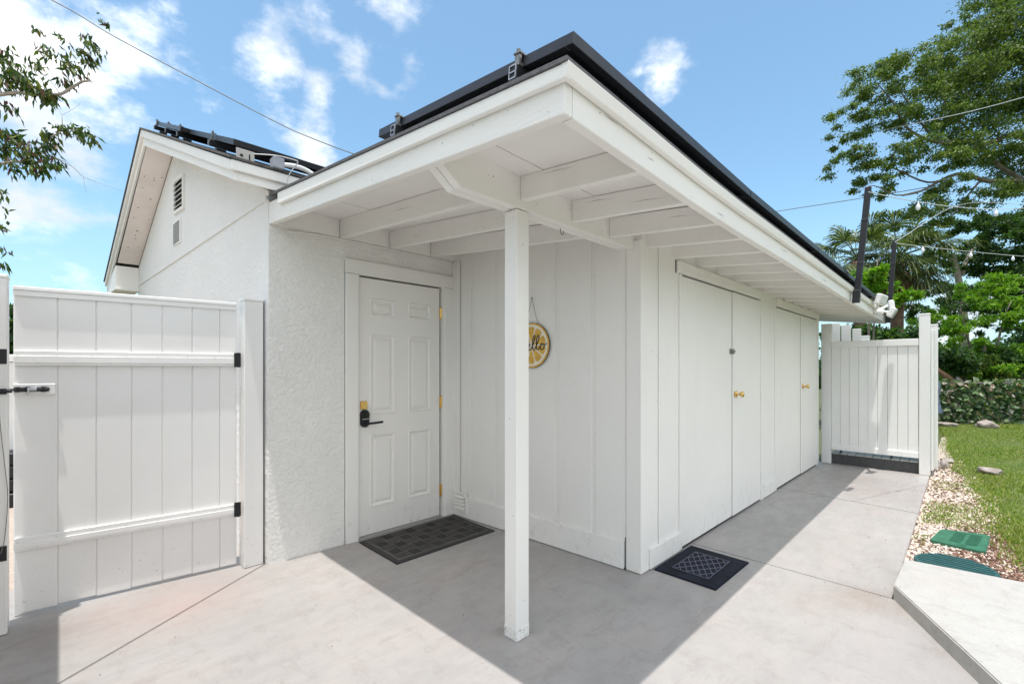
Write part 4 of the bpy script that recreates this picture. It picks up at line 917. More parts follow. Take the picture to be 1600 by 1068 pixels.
def string(name, a, b_, sagd, nb, lab, skip=1, bulbs=True):
    t = thing(name, lab, 'string lights', tuple(a)); a = Vector(a); b_ = Vector(b_); pts = [a.lerp(b_, s / 24) - Vector((0, 0, sagd * 4 * (s / 24) * (1 - s / 24))) for s in range(25)]
    bm = B(); tube(bm, pts, .004, 5); obj('wire', bm, CABLEL, t)
    for k in range(nb):
        s = (k + .5) / nb; c = a.lerp(b_, s) - Vector((0, 0, sagd * 4 * s * (1 - s) + .03)); bm = B()
        tube(bm, [c + Vector((0, 0, .03)), c + Vector((0, 0, .012)), c, c - Vector((0, 0, .02)), c - Vector((0, 0, .042)), c - Vector((0, 0, .055))], [.006, .007, .015, .020, .016, .004], 10); obj('bulb', bm, BULB, t, smooth=True)
string('string_lights', at(1400, 380, 5.9), at(1760, 408, 8.5), .05, 6, 'string of white bulbs from the farther pole across the trees')
string('string_lights', at(1357, 300, 4.2), at(1800, 255, 8.0), .42, 5, 'swagged string of white bulbs from the nearer pole top')
wire('guy_wire', [at(1398, 378, 5.92), at(1500, 320, 7), at(1600, 319, 8), at(1700, 318, 9)], .0035, CABLEL, 'thin pale wire running right above the bulb string', 'wire')

# ================================================================== GRAVEL, LIDS, ROCKS, GRASS
def lawn_y(x): return np.interp(x, [p[0] for p in LB], [p[1] for p in LB])
def pebbles(n, xr, yf, size, z, mat, name, label, cat):
    # squashed octahedra with jittered corners
    X = xr[0] + (xr[1] - xr[0]) * rng.random(n) ** 1.35; Yr = rng.random(n); lo_, hi_ = yf(X); Y = lo_ + (hi_ - lo_) * Yr
    s = size * (.55 + .9 * rng.random(n)); base = np.array([(1, 0, 0), (0, 1, 0), (-1, 0, 0), (0, -1, 0), (0, 0, .75), (0, 0, -.5)], float)
    V = base[None] * (1 + .45 * (rng.random((n, 6, 1)) - .5)); ang = rng.random(n) * 6.28; c, s_ = np.cos(ang), np.sin(ang)
    Vx = V[..., 0] * c[:, None] - V[..., 1] * s_[:, None]; Vy = (V[..., 0] * s_[:, None] + V[..., 1] * c[:, None]) * .75
    V = np.stack([Vx * s[:, None] + X[:, None], Vy * s[:, None] + Y[:, None], V[..., 2] * s[:, None] * .7 + z], -1).reshape(-1, 3)
    F = np.array([(0, 1, 4), (1, 2, 4), (2, 3, 4), (3, 0, 4), (1, 0, 5), (2, 1, 5), (3, 2, 5), (0, 3, 5)]); F = (np.arange(n)[:, None, None] * 6 + F[None]).reshape(-1, 3)
    o = mesh_from_arrays(name, V, F, mat); return tag(o, label, cat, kind='stuff')
def inlid(X, Y): return ((X > 4.84) & (X < 5.36) & (Y > -.10) & (Y < .215)) | ((X - 4.33) ** 2 + (Y - .095) ** 2 < .21 ** 2)
pebbles(17000, (3.98, 9.5), lambda x: (lawn_y(x) - .10, np.full_like(x, .335) + .004 * (x - 4)), .0165, -.027, PEB, 'shell_gravel', 'pale pinkish shell gravel between the walkway and lawn', 'gravel')
pebbles(1300, (4.40, 5.7), lambda x: (np.full_like(x, -.30), -.02 + .10 * np.sin(x * 7)), .016, -.022, MULCH, 'bark_mulch', 'reddish bark chips scattered round the green lids', 'mulch')
# leaf bits and grit on the concrete
m = 420; lx = np.concatenate([rng.uniform(-.1, 3.3, 120), rng.uniform(3.3, 7.7, 190), rng.uniform(1.1, 2.7, 50), rng.uniform(2.8, 5, 60)]); ly = np.concatenate([rng.uniform(.3, 3.3, 120), .34 + np.abs(rng.normal(0, .25, 190)), 3.36 - np.abs(rng.normal(0, .05, 50)), 1.50 - np.abs(rng.normal(0, .03, 60))])
ok = ~((lx > 1.02) & (ly > 3.34)) & ~((lx > 1.62) & (lx < 2.6) & (ly > 2.76)) & ~((lx > 2.68) & (ly > 1.50)); lx, ly = lx[ok], ly[ok]
V, F = leaf_arrays(np.stack([lx, ly, np.full(len(lx), .003)], 1), .004 + .010 * rng.random(len(lx)) ** 3, .004, np.stack([rng.normal(size=len(lx)), rng.normal(size=len(lx)), np.full(len(lx), .05)], 1), .05)
tag(mesh_from_arrays('leaf_litter', V, F, MULCH), 'tiny brown leaf bits and grit on the concrete', 'leaf litter', kind='stuff')
m = 900; lx = rng.uniform(3.95, 9.5, m); ly = lawn_y(lx) + rng.random(m) * (.34 - lawn_y(lx)) + rng.normal(0, .03, m); ok = ~inlid(lx, ly) & (ly < .325); lx, ly = lx[ok], ly[ok]
V, F = leaf_arrays(np.stack([lx, ly, np.full(len(lx), -.012)], 1), .018 + .03 * rng.random(len(lx)), .014, np.stack([rng.normal(size=len(lx)), rng.normal(size=len(lx)), rng.normal(0, .2, len(lx))], 1), .3)
tag(mesh_from_arrays('fallen_leaves', V, F, L_DEAD), 'fallen brown leaves over the gravel strip', 'fallen leaves', kind='stuff')
lid = thing('utility_lid', 'rectangular bright green utility box lid in the gravel', 'utility lid', (5.1, .06, 0))
bm = B(); prism(bm, [(4.845, -.045), (4.875, -.085), (5.345, -.118), (5.375, -.090), (5.30, .150), (5.27, .175), (4.915, .222), (4.885, .205)], -.02, .008, .004); obj('cover', bm, LIDG, lid)
bm = B()
for i in range(16):
    for j in range(2):
        x = 4.96 + i * .021; y = -.04 + j * .09 - i * .0022; box(bm, x, x + .010, y, y + .066, .0082, .0125)
obj('tread_bar', bm, LIDG, lid, kind='stuff')
bm = B(); box(bm, 5.29, 5.318, .0, .06, .0082, .013, .002); box(bm, 4.90, 4.915, .02, .07, .0082, .0125); obj('latch', bm, LIDG, lid)
lid.location.z = -.010
lid2 = thing('utility_lid', 'round blue-green lid half hidden behind the raised slab', 'utility lid', (4.33, .095, 0))
bm = B(); prism(bm, [(4.33 + .212 * math.cos(a), .07 + .212 * math.sin(a)) for a in [k * math.pi / 20 for k in range(40)]], -.03, .012, .006); obj('cover', bm, LIDB, lid2)
bm = B()
for i in range(9):
    x = 4.33 - .17 + i * .042; hh = math.sqrt(max(0, .19 ** 2 - (x - 4.33) ** 2)); box(bm, x, x + .022, .07 - hh, .07 + hh, .0122, .017)
obj('tread_bar', bm, LIDB, lid2, kind='stuff')
def rock(name, c, r, lab, sq=.55):
    bm = B(); bmesh.ops.create_icosphere(bm, subdivisions=3, radius=1)
    for v in bm.verts:
        q = v.co.copy(); f = .92 + .45 * mnoise.noise(q * 1.3 + Vector(c) * 3) + .22 * mnoise.noise(q * 3.5 + Vector(c))
        v.co = Vector((q.x * r[0] * f, q.y * r[1] * f, q.z * r[2] * f)) + Vector(c)
    tag(obj(name, bm, STONE, smooth=True), lab, 'rock')
rock('rock', (15.35, -.27, .04), (.13, .20, .10), 'largest flat pale rock lying on the lawn before the ivy fence')
rock('rock', (15.1, .40, .02), (.2, .22, .06), 'flat grey stone at the fence foot beside the white post')
rock('rock', (8.6, -.19, .02), (.11, .12, .055), 'small pale rock at the edge of grass and gravel')
rock('rock', (9.3, .22, 0.), (.20, .06, .03), 'grey flat stone in the bed behind the white posts')
rock('rock', (8.75, .27, 0.), (.16, .06, .09), 'dark rounded stone touching the side fence')
# grass: blades denser near the walkway
def blades(n, X, Y, h, w, name, label, mat=L_GRASS):
    m = len(X); hh = h * (.5 + rng.random(m)) * (.75 + .35 * np.sin(X * 2.3 + 1.7 * np.sin(Y * 3.1)) * np.sin(Y * 2.9)); D = np.stack([rng.normal(0, .6, m), rng.normal(0, .6, m), np.ones(m)], 1)
    C = np.stack([X, Y, np.full(m, -.024)], 1); ang = rng.random(m) * 3.14; Sd = np.stack([np.cos(ang), np.sin(ang), np.zeros(m)], 1); D /= np.linalg.norm(D, axis=1, keepdims=True)
    ww = (w * (.7 + .6 * rng.random(m)))[:, None]; L_ = hh[:, None]; bend = np.stack([rng.normal(0, .35, m), rng.normal(0, .35, m), -.15 * np.ones(m)], 1)
    a = C - Sd * ww; b_ = C + Sd * ww; c = C + D * L_ * .6 + Sd * ww * .7; d = C + D * L_ * .6 - Sd * ww * .7; e = C + D * L_ + bend * L_ * .5
    V = np.stack([a, b_, c, d, e], 1).reshape(-1, 3); i = np.arange(m)[:, None] * 5
    F = np.concatenate([i + np.array([[0, 1, 2]]), i + np.array([[0, 2, 3]]), i + np.array([[3, 2, 4]])], 1).reshape(-1, 3)
    return tag(mesh_from_arrays(name, V, F, mat), label, 'grass', kind='stuff')
n = 90000; X = 4.2 + 12.6 * rng.random(n) ** 1.7; Yt = lawn_y(X); Y = Yt + .06 - (rng.random(n) ** 1.3) * (1.15 + .16 * X) + rng.normal(0, .05, n)
keep = ~((Y > Yt + .02) & (rng.random(n) < .6)); X, Y = X[keep], Y[keep]
blades(0, X, Y, .052, .0040, 'grass', 'green lawn grass right of the gravel strip')
n = 60000; X = 3.9 + 14 * rng.random(n); Y = lawn_y(X) - 1.0 - 5 * rng.random(n); blades(0, X, Y, .05, .008, 'grass', 'open lawn grass beyond the right edge')
n = 3600; cx_ = rng.choice([4.9, 5.55, 5.75, 6.1, 6.3, 7.2, 7.5, 5.9], n) + rng.normal(0, .10, n); cy_ = rng.choice([.28, .12, .2, .02, -.05, .15], n) + rng.normal(0, .05, n); k_ = ~inlid(cx_, cy_) & (cy_ < .325) & ((cx_ > 5.45) | (cy_ > .24))
blades(0, cx_[k_], cy_[k_], .028, .0035, 'weed_tufts', 'low weeds growing through the shell gravel')

# ================================================================== CHAIN LINK FENCE WITH IVY
FA, FB = at(1395, 662, 11.35), at(1760, 663, 11.15); FA.z = -.02; FB.z = -.02; fdv = (FB - FA); FL = fdv.length; fdv.normalize()
cf = thing('chain_link_fence', 'chain-link fence at the back of the lawn under ivy', 'fence', tuple(FA))
bm = B(); cyl(bm, FA + Vector((0, 0, 1.02)), FB + Vector((0, 0, 1.02)), .018, 8); obj('top_rail', bm, STEEL, cf)
bm = B(); hh = 1.0; st = .075
k = -hh
while k < FL:
    for sgn in (1, -1):
        s0, s1 = (k, k + hh); z0, z1 = (0, hh) if sgn == 1 else (hh, 0)
        t0 = max(0, (0 - s0) / hh); t1 = min(1, (FL - s0) / hh)
        if t1 > t0: tube(bm, [FA + fdv * (s0 + hh * t0) + Vector((0, 0, z0 + (z1 - z0) * t0)), FA + fdv * (s0 + hh * t1) + Vector((0, 0, z0 + (z1 - z0) * t1))], .0028, 3, False)
    k += st
obj('wire_mesh', bm, STEEL, cf, kind='stuff')
for s in (0, FL * .5, FL): bm = B(); cyl(bm, FA + fdv * s, FA + fdv * s + Vector((0, 0, 1.08)), .03, 10); obj('post', bm, STEEL, cf)
fn = Vector((-fdv.y, fdv.x, 0)); fn = fn if fn.dot(Vector((CA, SA, 0))) < 0 else -fn
def cloud(n, cfun, L, W, dfun): C = cfun(n); return leaf_arrays(C, L * (.6 + .8 * rng.random(n)), W * (.6 + .8 * rng.random(n)), dfun(n))
def ivy_c(n):
    s = rng.random(n) * FL; z = rng.random(n) ** .85 * 1.05; o = -.05 + rng.normal(0, .04, n); dens = .5 + .5 * np.sin(s * 3.1 + 1.3 * np.sin(z * 5)) 
    keep = rng.random(n) < (.45 + .55 * dens); s, z, o = s[keep], z[keep], o[keep]
    return np.array(FA)[None] + s[:, None] * np.array(fdv)[None] + o[:, None] * np.array(fn)[None] + np.stack([0 * z, 0 * z, z], 1)
C = ivy_c(9500); V, F = leaf_arrays(C, .125 * (.5 + .9 * rng.random(len(C))), .115, rng.normal(size=(len(C), 3)) + np.array([0, 0, -.5]) + .6 * np.array(fn))
tag(mesh_from_arrays('ivy', V, F, L_IVY), 'ivy leaves covering the chain-link fence', 'ivy', kind='stuff')

# ================================================================== TREES
def limb(bm, pts, r0, r1, n=7): p = smooth_path(pts, 4); m = len(p); tube(bm, p, [r0 + (r1 - r0) * i / (m - 1) for i in range(m)], n)
def pads_to_leaves(pads, depth, dj, per, L, W, droop, sub=26, spread=.30, seed_dir=(0, 0, -1)):
    """pads: (px, py, rx, ry[, depth]) foliage masses; each holds several small clumps so that gaps remain"""
    out = []
    for p in pads:
        d0 = (p[4] if len(p) > 4 else depth); mpp = d0 / 711.; c0 = at(p[0], p[1], d0); rx, ry = p[2] * mpp, p[3] * mpp
        ns = max(4, int(sub * (p[2] * p[3]) / 1400.)); cc = rng.normal(size=(ns, 3)); cc /= np.linalg.norm(cc, axis=1, keepdims=True); cc *= (rng.random((ns, 1)) ** .45)
        right = np.array([SA, -CA, 0.]); fwd = np.array([CA, SA, 0.])
        centers = np.array(c0)[None] + cc[:, :1] * right * rx + cc[:, 1:2] * fwd * dj * .6 + cc[:, 2:] * np.array([0, 0, ry])
        ids = rng.integers(0, ns, per * ns); q = rng.normal(size=(len(ids), 3)) * np.array([1.0, 1.0, .5]) * spread * (ry + .25 * rx) * .55
        q[:, 2] -= np.abs(q[:, 0]) * .25
        C = centers[ids] + q; D = rng.normal(size=(len(ids), 3)) * .8 + np.array(seed_dir)[None] * droop
        out.append(leaf_arrays(C, L * (.6 + .8 * rng.random(len(ids))), W * (.7 + .6 * rng.random(len(ids))), D))
    return join_arrays(out)
def tree(name, label, base, pads, depth, dj, per, L, W, droop, leafm, limbs, trunk, bark=BARK, group=None, spread=.30, sub=26, cat='tree', seed_dir=(0, 0, -1)):
    t = thing(name, label, cat, tuple(base), group)
    V, F = pads_to_leaves(pads, depth, dj, per, L, W, droop, sub, spread, seed_dir); mesh_from_arrays('crown', V, F, leafm, t)
    bm = B(); limb(bm, trunk[0], trunk[1], trunk[2], 10); obj('trunk', bm, bark, t, smooth=True)
    for pts, r0, r1 in limbs: bm = B(); limb(bm, pts, r0, r1); obj('limb', bm, bark, t, smooth=True)
    return t
# large spreading tree upper right
D = 14.
big = [(1362, 120, 36, 16), (1345, 152, 26, 14), (1335, 180, 20, 12), (1395, 112, 34, 18), (1405, 145, 38, 15), (1440, 100, 34, 16), (1378, 182, 36, 15), (1425, 176, 40, 17), (1465, 138, 40, 20), (1484, 88, 32, 18), (1505, 118, 42, 24), (1530, 60, 42, 26), (1568, 30, 36, 26), (1590, 8, 34, 24), (1520, 28, 22, 12),
       (1560, 96, 44, 34), (1600, 80, 40, 40), (1482, 186, 40, 18), (1535, 160, 44, 24), (1588, 160, 42, 30), (1545, 205, 44, 20), (1322, 236, 24, 10), (1350, 243, 36, 13), (1368, 262, 30, 12), (1400, 248, 38, 13), (1440, 262, 38, 12), (1475, 232, 40, 14), (1508, 250, 40, 13), (1560, 240, 40, 16), (1600, 235, 40, 18), (1425, 222, 26, 8), (1357, 285, 26, 10), (1345, 208, 20, 9),
       (1472, 296, 38, 12), (1520, 312, 36, 12), (1575, 300, 36, 16), (1430, 328, 34, 14), (1462, 345, 26, 10), (1600, 318, 36, 16), (1405, 345, 18, 10), (1385, 300, 22, 9)]
big += [(px, py, 60, 34) for px in (1650, 1720, 1790, 1860) for py in (-60, 40, 140, 250)] + [(1600, -50, 60, 34), (1560, -20, 30, 16)]
TB = at(1745, 640, D); TB.z = -.1
limbs = [([at(1745, 330, D), at(1660, 290, D), at(1600, 282, D), (at(1545, 283, D)), at(1495, 272, D), at(1440, 298, D - .5), at(1410, 306, D - .8)], .17, .02),
         ([at(1700, 300, D), at(1600, 215, D), at(1540, 226, D), at(1510, 235, D - .5)], .13, .03), ([at(1600, 282, D), at(1560, 258, D), at(1520, 222, D), at(1462, 222, D), at(1415, 198, D), at(1395, 160, D), at(1370, 130, D)], .10, .015),
         ([at(1745, 260, D), at(1680, 150, D), at(1600, 100, D), at(1540, 70, D), at(1500, 90, D)], .16, .02), ([at(1440, 298, D - .5), at(1400, 305, D - .6), at(1365, 290, D - .6), at(1340, 300, D - .7)], .035, .008),
         ([at(1495, 272, D), at(1450, 285, D), at(1395, 262, D), at(1350, 246, D), at(1318, 238, D)], .05, .008), ([at(1600, 100, D), at(1585, 60, D), at(1570, 10, D)], .07, .02),
         ([at(1530, 284, D), at(1500, 320, D), at(1478, 348, D), at(1450, 352, D)], .045, .008), ([at(1540, 226, D), at(1500, 190, D), at(1470, 150, D), at(1440, 110, D)], .06, .012), ([at(1462, 222, D), at(1430, 180, D), at(1400, 140, D), at(1350, 155, D)], .05, .01)]
limbs = [(p_, a_ * .7, b_ * .8) for p_, a_, b_ in limbs]
tree('spreading_tree', 'large spreading feathery tree filling the upper right sky', TB, big, D, 2.4, 150, .10, .038, .9, L_OAK, limbs, ([TB, TB + Vector((.1, 0, 2)), at(1740, 400, D), at(1745, 260, D), at(1760, 60, D)], .34, .12), spread=.42, sub=31, seed_dir=(-.45, .45, -.8))
rq = random.Random(9)
def rand_pads_(x0, x1, y0, y1, n, a, b_): return [(rq.uniform(x0, x1), rq.uniform(y0, y1), rq.uniform(a, b_), rq.uniform(a, b_) * .7) for _ in range(n)]
# darker tree behind, its trunk showing above the bright shrub
D = 20.; TB = at(1502, 640, D); TB.z = -.1
dk_p = [(1530, 385, 30, 16), (1585, 390, 34, 20), (1545, 420, 30, 14), (1592, 440, 30, 20), (1452, 455, 18, 16), (1600, 345, 30, 18), (1560, 350, 30, 14), (1448, 400, 18, 10), (1575, 480, 40, 24), (1500, 350, 28, 10), (1456, 500, 16, 12), (1485, 470, 20, 14), (1525, 460, 26, 18), (1440, 480, 12, 10)] + rand_pads_(1440, 1610, 345, 520, 34, 8, 18) + [(x, y, 50, 34) for x in (1660, 1740) for y in (340, 400, 460, 520)]
tree('shade_tree', 'dark green tree with pale leaning trunk behind the bright shrub', TB, dk_p, D, 3., 150, .14, .07, .4, L_DARK, [([at(1502, 430, D), at(1520, 390, D), at(1560, 370, D)], .10, .03), ([at(1500, 440, D), at(1480, 400, D), at(1462, 385, D)], .08, .02)],
     ([TB, at(1506, 520, D), at(1500, 450, D), at(1488, 395, D)], .20, .09), bark=BARKL, spread=.42, sub=28)
# sunlit shrub mass
D = 12.8; TB = at(1540, 640, D); TB.z = -.1
rp = random.Random(5)
def rand_pads(x0, x1, y0, y1, n, a, b_): return [(rp.uniform(x0, x1), rp.uniform(y0, y1), rp.uniform(a, b_), rp.uniform(a, b_) * .7) for _ in range(n)]
lime = rand_pads(1475, 1680, 478, 585, 46, 8, 20) + rand_pads(1500, 1640, 438, 480, 12, 8, 15)
_old = [(1500, 478, 24, 12), (1535, 450, 22, 10), (1560, 470, 34, 14), (1520, 500, 36, 16), (1575, 505, 40, 18), (1490, 510, 26, 14), (1602, 475, 26, 16), (1545, 535, 36, 14), (1600, 530, 30, 16), (1480, 535, 20, 10), (1505, 545, 24, 10), (1580, 560, 34, 12), (1650, 520, 50, 40)]
tree('flowering_shrub', 'bright lime feathery shrub behind the chain-link fence', TB, lime, D, 2.0, 120, .115, .042, .5, L_LIME, [([TB + Vector((0, 0, .5)), at(1510, 520, D), at(1500, 480, D)], .04, .01), ([TB + Vector((0, 0, .5)), at(1565, 510, D), at(1580, 470, D)], .04, .01)], ([TB, at(1540, 590, D), at(1538, 540, D)], .08, .04), spread=.42, cat='shrub')
# bushes right behind the fence
for px, hpx, w, lab in ((1478, 545, 24, 'glossy dark bush directly beside the white side fence'), (1522, 552, 26, 'middle bush behind the chain-link fence with thin stems'), (1570, 548, 30, 'rightmost visible bush behind the chain-link fence'), (1640, 540, 44, 'bush behind the chain-link fence outside the frame')):
    D = 12.6; TB = at(px, 640, D); TB.z = -.1
    tree('garden_bush', lab, TB, [(px, hpx + 8, w, 16), (px - w * .6, hpx + 24, w * .7, 12), (px + w * .6, hpx + 20, w * .7, 14), (px, hpx + 32, w, 9)], D, 1.2, 150, .11, .07, .3, L_DARK if px != 1522 else L_OAK,
         [([TB, TB + Vector((.1 * k, -.08 * k, .7)), TB + Vector((.22 * k, -.2 * k, 1.3))], .022, .01) for k in (-2, -1, 1, 2)], ([TB, TB + Vector((0, 0, .6)), TB + Vector((.05, 0, 1.2))], .03, .015), group='bushes behind the chain-link fence', spread=.5, cat='bush')
# distant tree line closing the view
D = 34.
for px, py, w, lab in ((1475, 590, 40, 'far dark tree closing the gap behind the side fence'), (1550, 560, 60, 'far dark tree behind the lime shrub'), (1660, 540, 80, 'far tree beyond the right frame edge'), (1370, 575, 70, 'far tree behind the walkway end screen'), (1290, 580, 60, 'far tree hidden behind the closet wall')):
    TB = at(px, 610, D); TB.z = -.1
    tree('distant_tree', lab, TB, [(px, py, w, 26), (px - w * .5, py + 14, w * .6, 16), (px + w * .5, py + 10, w * .6, 18)], D, 4., 60, .35, .22, .3, L_DARK, [], ([TB, TB + Vector((0, 0, 1.2)), TB + Vector((0.1, 0, 2.2))], .3, .2), group='distant trees', spread=.5)
# hedge bushes behind the shower screen
for px, py, w, lab, dd in ((1322, 522, 22, 'leafy shrub under the eave left of the palm trunks', 10.6), (1368, 520, 26, 'leafy shrub at the foot of the palms', 10.8), (1418, 522, 26, 'leafy shrub left of the tall white screen post', 10.4), (1360, 415, 16, 'young lime shoots rising between the two black poles', 9.6)):
    TB = at(px, 640, dd); TB.z = -.1
    top_ = [(px, py, w, 12), (px, py + 22, w, 14), (px - 8, py + 44, w, 14)] if py > 430 else [(1352, 440, 8, 8), (1368, 452, 10, 8), (1350, 425, 4, 8), (1400, 462, 9, 6), (1385, 474, 14, 7)]
    tree('screen_shrub', lab, TB, top_, dd, 1.1, 130, .12, .065, .2, L_LIME if py < 430 else L_DARK, [([TB + Vector((0, 0, .8)), at(px + 10, py + 6, dd), at(px + 14, py - 6, dd)], .02, .008)], ([TB, TB + Vector((0, .05, 1.0)), at(px, py + 10, dd)], .04, .015), group=None, spread=.5, cat='shrub', sub=34)
# cabbage palms
def palm(label, crown, base, nf, seed, spans, D_dead):
    rnd = random.Random(seed); t = thing('fan_palm', label, 'palm tree', tuple(base), 'fan palms behind the eave')
    bm = B(); limb(bm, [base, base.lerp(crown, .5) + Vector((.05, .03, 0)), crown - Vector((0, 0, .1))], .16, .13, 10); obj('trunk', bm, PALMB, t, smooth=True)
    for k in range(nf):
        dead = k >= nf - D_dead; az = 2 * math.pi * (k * .618) + rnd.random() * .4
        el = (rnd.uniform(-.75, 1.2) if not dead else rnd.uniform(-1.5, -.95))
        d = Vector((math.cos(az) * math.cos(el), math.sin(az) * math.cos(el), math.sin(el))); pl = rnd.uniform(.45, .8) * spans * (.55 if dead else 1)
        tip = crown + d * pl - Vector((0, 0, .06)); bm = B(); tube(bm, [crown, crown.lerp(tip, .5) + Vector((0, 0, .03)), tip], [.016, .012, .008], 5); fr = obj('frond', bm, L_DEAD if dead else L_PALM, t)
        side = d.cross(Vector((0, 0, 1))); side = side.normalized() if side.length > .1 else Vector((1, 0, 0)); up = side.cross(d); nb = 26; V = []; F = []
        fl_ = rnd.uniform(.55, .8) * spans
        for b_ in range(nb):
            a = (b_ / (nb - 1) - .5) * (3.6 if not dead else 1.6); dr = (d * math.cos(a) + side * math.sin(a) + up * rnd.uniform(-.08, .08)).normalized(); ln_ = fl_ * (1 - .25 * abs(a) / 1.8) * rnd.uniform(.85, 1.1)
            wv_ = dr.cross(up).normalized() * .018; p0 = tip; g_ = Vector((0, 0, -1)); p1 = tip + dr * ln_ * .5 + g_ * ln_ * .05; p2 = tip + dr * ln_ * .82 + g_ * ln_ * .24; p3 = tip + dr * ln_ * .95 + g_ * ln_ * .50
            o = len(V); V += [p0 - wv_ * .2, p0 + wv_ * .2, p1 - wv_, p1 + wv_, p2 - wv_ * .7, p2 + wv_ * .7, p3]; F += [(o, o + 1, o + 3), (o, o + 3, o + 2), (o + 2, o + 3, o + 5), (o + 2, o + 5, o + 4), (o + 4, o + 5, o + 6)]
        mesh_from_arrays('blade_fan', [tuple(v) for v in V], F, L_DEAD if dead else L_PALM, fr)
    return t
ca_ = at(1338, 402, 11.6); ba_ = at(1357, 640, 11.6); ba_.z = -.1
palm('fan palm on the left with rust-brown boots, over the eave', ca_, ba_, 34, 3, 1.05, 10)
cb_ = at(1404, 400, 12.2); bb_ = at(1402, 640, 12.2); bb_.z = -.1
palm('fan palm on the right with a drooping green and brown skirt', cb_, bb_, 48, 11, 1.15, 12)
# branch of the tree at the left edge
D = 5.2; TB = at(-420, 900, D); TB.z = -.02
mt = thing('leaning_tree', 'tree reaching in from the left edge with drooping reddish leaves', 'tree', tuple(TB))
tw = [([at(-200, 190, D), at(0, 148, D), at(45, 147, D), at(90, 148, D), at(112, 137, D), at(128, 128, D), at(140, 126, D), at(137, 121, D)], .022, .008), ([at(-200, 300, D), at(0, 256, D), at(35, 252, D), at(62, 232, D), at(82, 213, D), at(96, 205, D), at(97, 180, D)], .020, .003),
      ([at(137, 122, D), at(138, 100, D), at(136, 85, D)], .004, .002), ([at(128, 128, D), at(110, 112, D), at(85, 98, D)], .004, .0015), ([at(96, 150, D), at(80, 128, D), at(60, 112, D)], .004, .0015), ([at(96, 205, D), at(115, 214, D), at(145, 220, D), at(165, 228, D)], .003, .001),
      ([at(62, 238, D), at(95, 250, D), at(115, 262, D), at(130, 276, D), at(155, 286, D), at(195, 300, D)], .006, .001), ([at(130, 276, D), at(134, 296, D), at(138, 301, D)], .002, .001), ([at(97, 180, D), at(88, 165, D)], .002, .001), ([at(97, 180, D), at(112, 172, D), at(128, 160, D)], .002, .001),
      ([at(0, 60, D), at(30, 90, D), at(38, 60, D)], .003, .001), ([at(30, 90, D), at(20, 70, D), at(5, 60, D)], .003, .001), ([at(165, 50, D), at(168, 58, D), at(158, 68, D)], .001, .0006), ([at(0, 300, D), at(-60, 330, D), at(-200, 420, D)], .006, .02)]
bm = B(); limb(bm, [TB, at(-400, 600, D), at(-330, 350, D), at(-240, 200, D), at(-200, 60, D)], .13, .07, 10); obj('trunk', bm, BARK, mt, smooth=True)
for pts, r0, r1 in tw: bm = B(); limb(bm, pts, r0, r1, 6); obj('branch', bm, BARKL, mt, smooth=True)
cl_ = [(5, 85, 14, 12, 34), (12, 112, 18, 14, 60), (35, 118, 18, 14, 50), (50, 135, 16, 12, 36), (10, 130, 14, 10, 30), (65, 142, 12, 10, 34), (78, 150, 12, 12, 36), (55, 98, 10, 6, 16), (82, 82, 22, 6, 26), (108, 102, 10, 8, 22), (120, 108, 8, 8, 18), (132, 86, 9, 8, 26), (148, 75, 9, 7, 22), (138, 57, 6, 5, 10), (100, 125, 12, 8, 22), (66, 68, 5, 4, 8), (100, 60, 5, 3, 6), (60, 46, 8, 3, 6), (166, 35, 4, 3, 6),
       (10, 210, 16, 12, 50), (30, 220, 16, 12, 36), (5, 235, 12, 12, 40), (45, 245, 18, 10, 40), (62, 238, 14, 12, 40), (75, 222, 12, 12, 36), (25, 262, 12, 8, 24), (58, 262, 12, 9, 26), (85, 252, 10, 10, 20), (100, 200, 12, 6, 20), (120, 202, 14, 7, 30), (138, 212, 10, 7, 22), (75, 205, 8, 6, 14), (10, 165, 8, 12, 16), (2, 330, 5, 12, 8), (1, 355, 4, 8, 6), (3, 410, 4, 6, 6), (2, 300, 4, 8, 6), (2, 385, 4, 6, 5),
       (-75, 100, 50, 40, 160), (-75, 230, 50, 40, 160), (-140, 150, 60, 60, 200), (-220, 60, 70, 60, 220), (-260, 240, 60, 60, 160), (-40, 20, 14, 10, 30), (-60, 340, 40, 30, 60)]
mp_ = D / 711.; outl = []; right = np.array([SA, -CA, 0.]); fwd = np.array([CA, SA, 0.])
for px, py, rx, ry, n in cl_:
    n = int(n * 1.7); q = np.clip(rng.normal(size=(n, 3)) * .55, -1.1, 1.1); C = np.array(at(px, py, D))[None] + q[:, :1] * right * rx * mp_ + q[:, 1:2] * fwd * .10 + q[:, 2:] * np.array([0, 0, ry * mp_])
    Dd = rng.normal(size=(n, 3)) * .42 + np.array([0, 0, -1.]) + right * .25; outl.append(leaf_arrays(C, .100 * (.6 + .7 * rng.random(n)), .030 * (.7 + .6 * rng.random(n)), Dd, .3))
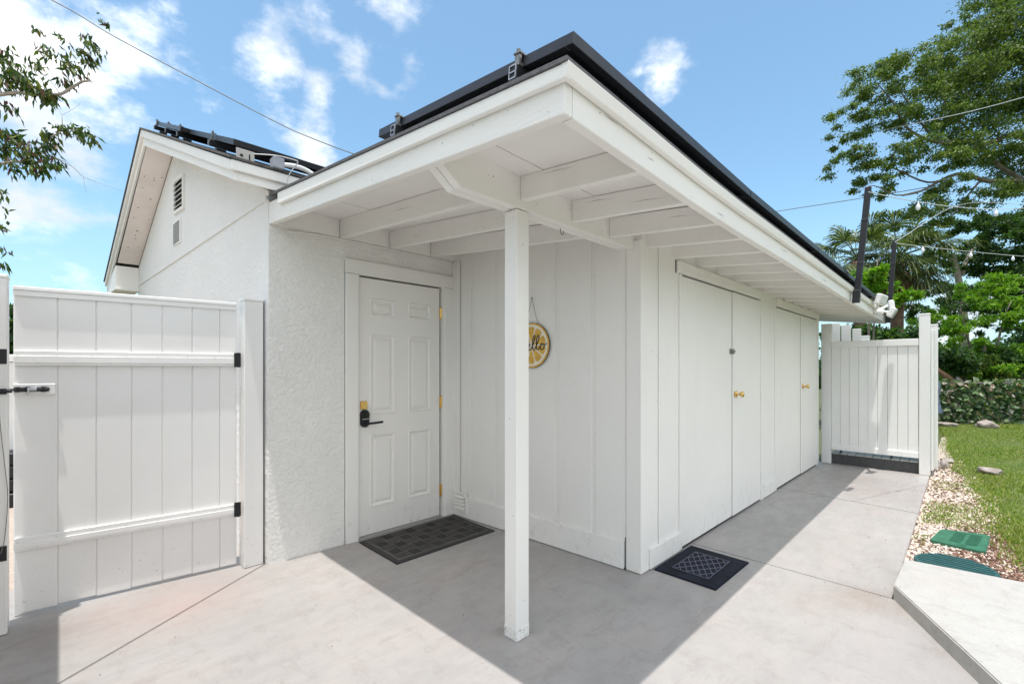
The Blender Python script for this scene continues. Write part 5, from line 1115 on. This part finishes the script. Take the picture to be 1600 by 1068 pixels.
V, F = join_arrays(outl); mesh_from_arrays('crown', V, F, L_MANGO, mt)
# greenery glimpsed through the gap beside the gate
TB = Vector((-.6, 8.3, -.02)); t = thing('yard_shrub', 'dark shrub glimpsed through the gap left of the gate', 'shrub', tuple(TB))
n = 7000; C = np.clip(rng.normal(size=(n, 3)), -1.6, 1.6) * np.array([.32, .30, .40]) + np.array([-.62, 8.3, 1.42]); V, F = leaf_arrays(C, .10 * (.6 + .8 * rng.random(n)), .05, rng.normal(size=(n, 3))); mesh_from_arrays('crown', V, F, L_DARK, t)
bm = B(); limb(bm, [TB, TB + Vector((.05, 0, .8)), TB + Vector((0, 0, 1.5))], .05, .02); obj('trunk', bm, BARK, t)
# logs and a tarp past the fence corner
for k, (a, b_, r_, lab) in enumerate(((at(1440, 562, 12.2), at(1484, 592, 12.4), .085, 'thickest tan log leaning beyond the chain-link fence'), (at(1485, 578, 12.8), at(1508, 594, 12.9), .05, 'pinkish pole between the two other leaning logs'), (at(1490, 574, 13.2), at(1522, 594, 13.3), .05, 'thin pale pole farthest right of the leaning logs'))):
    bm = B(); tube(bm, smooth_path([a, a.lerp(b_, .5) + Vector((0, 0, .03)), b_], 4), [r_ * (.8 + .2 * math.sin(i)) for i in range(9)], 10); tag(obj('leaning_log', bm, LOGM if k < 2 else STONE, smooth=True), lab, 'log')
a = at(1461, 592, 11.0); b_ = at(1466, 645, 11.0); bm = B(); v = []
for i in range(9):
    f = i / 8; c = a.lerp(b_, f); w = .06 + .05 * math.sin(i * 1.7) ** 2; v.append([bm.verts.new(c + Vector((SA * s * w, -CA * s * w, 0)) + Vector((CA, SA, 0)) * (.03 * math.sin(3 * s + i) + dd)) for dd in (0, .02) for s in (-1, -.3, .4, 1)])
for i in range(8):
    for o in (0, 4):
        for k in range(3): bm.faces.new([v[i][o + k], v[i][o + k + 1], v[i + 1][o + k + 1], v[i + 1][o + k]])
tag(obj('hanging_tarp', bm, BLUEM, smooth=True), 'blue-grey cloth hanging beside the far end of the side fence', 'cloth')
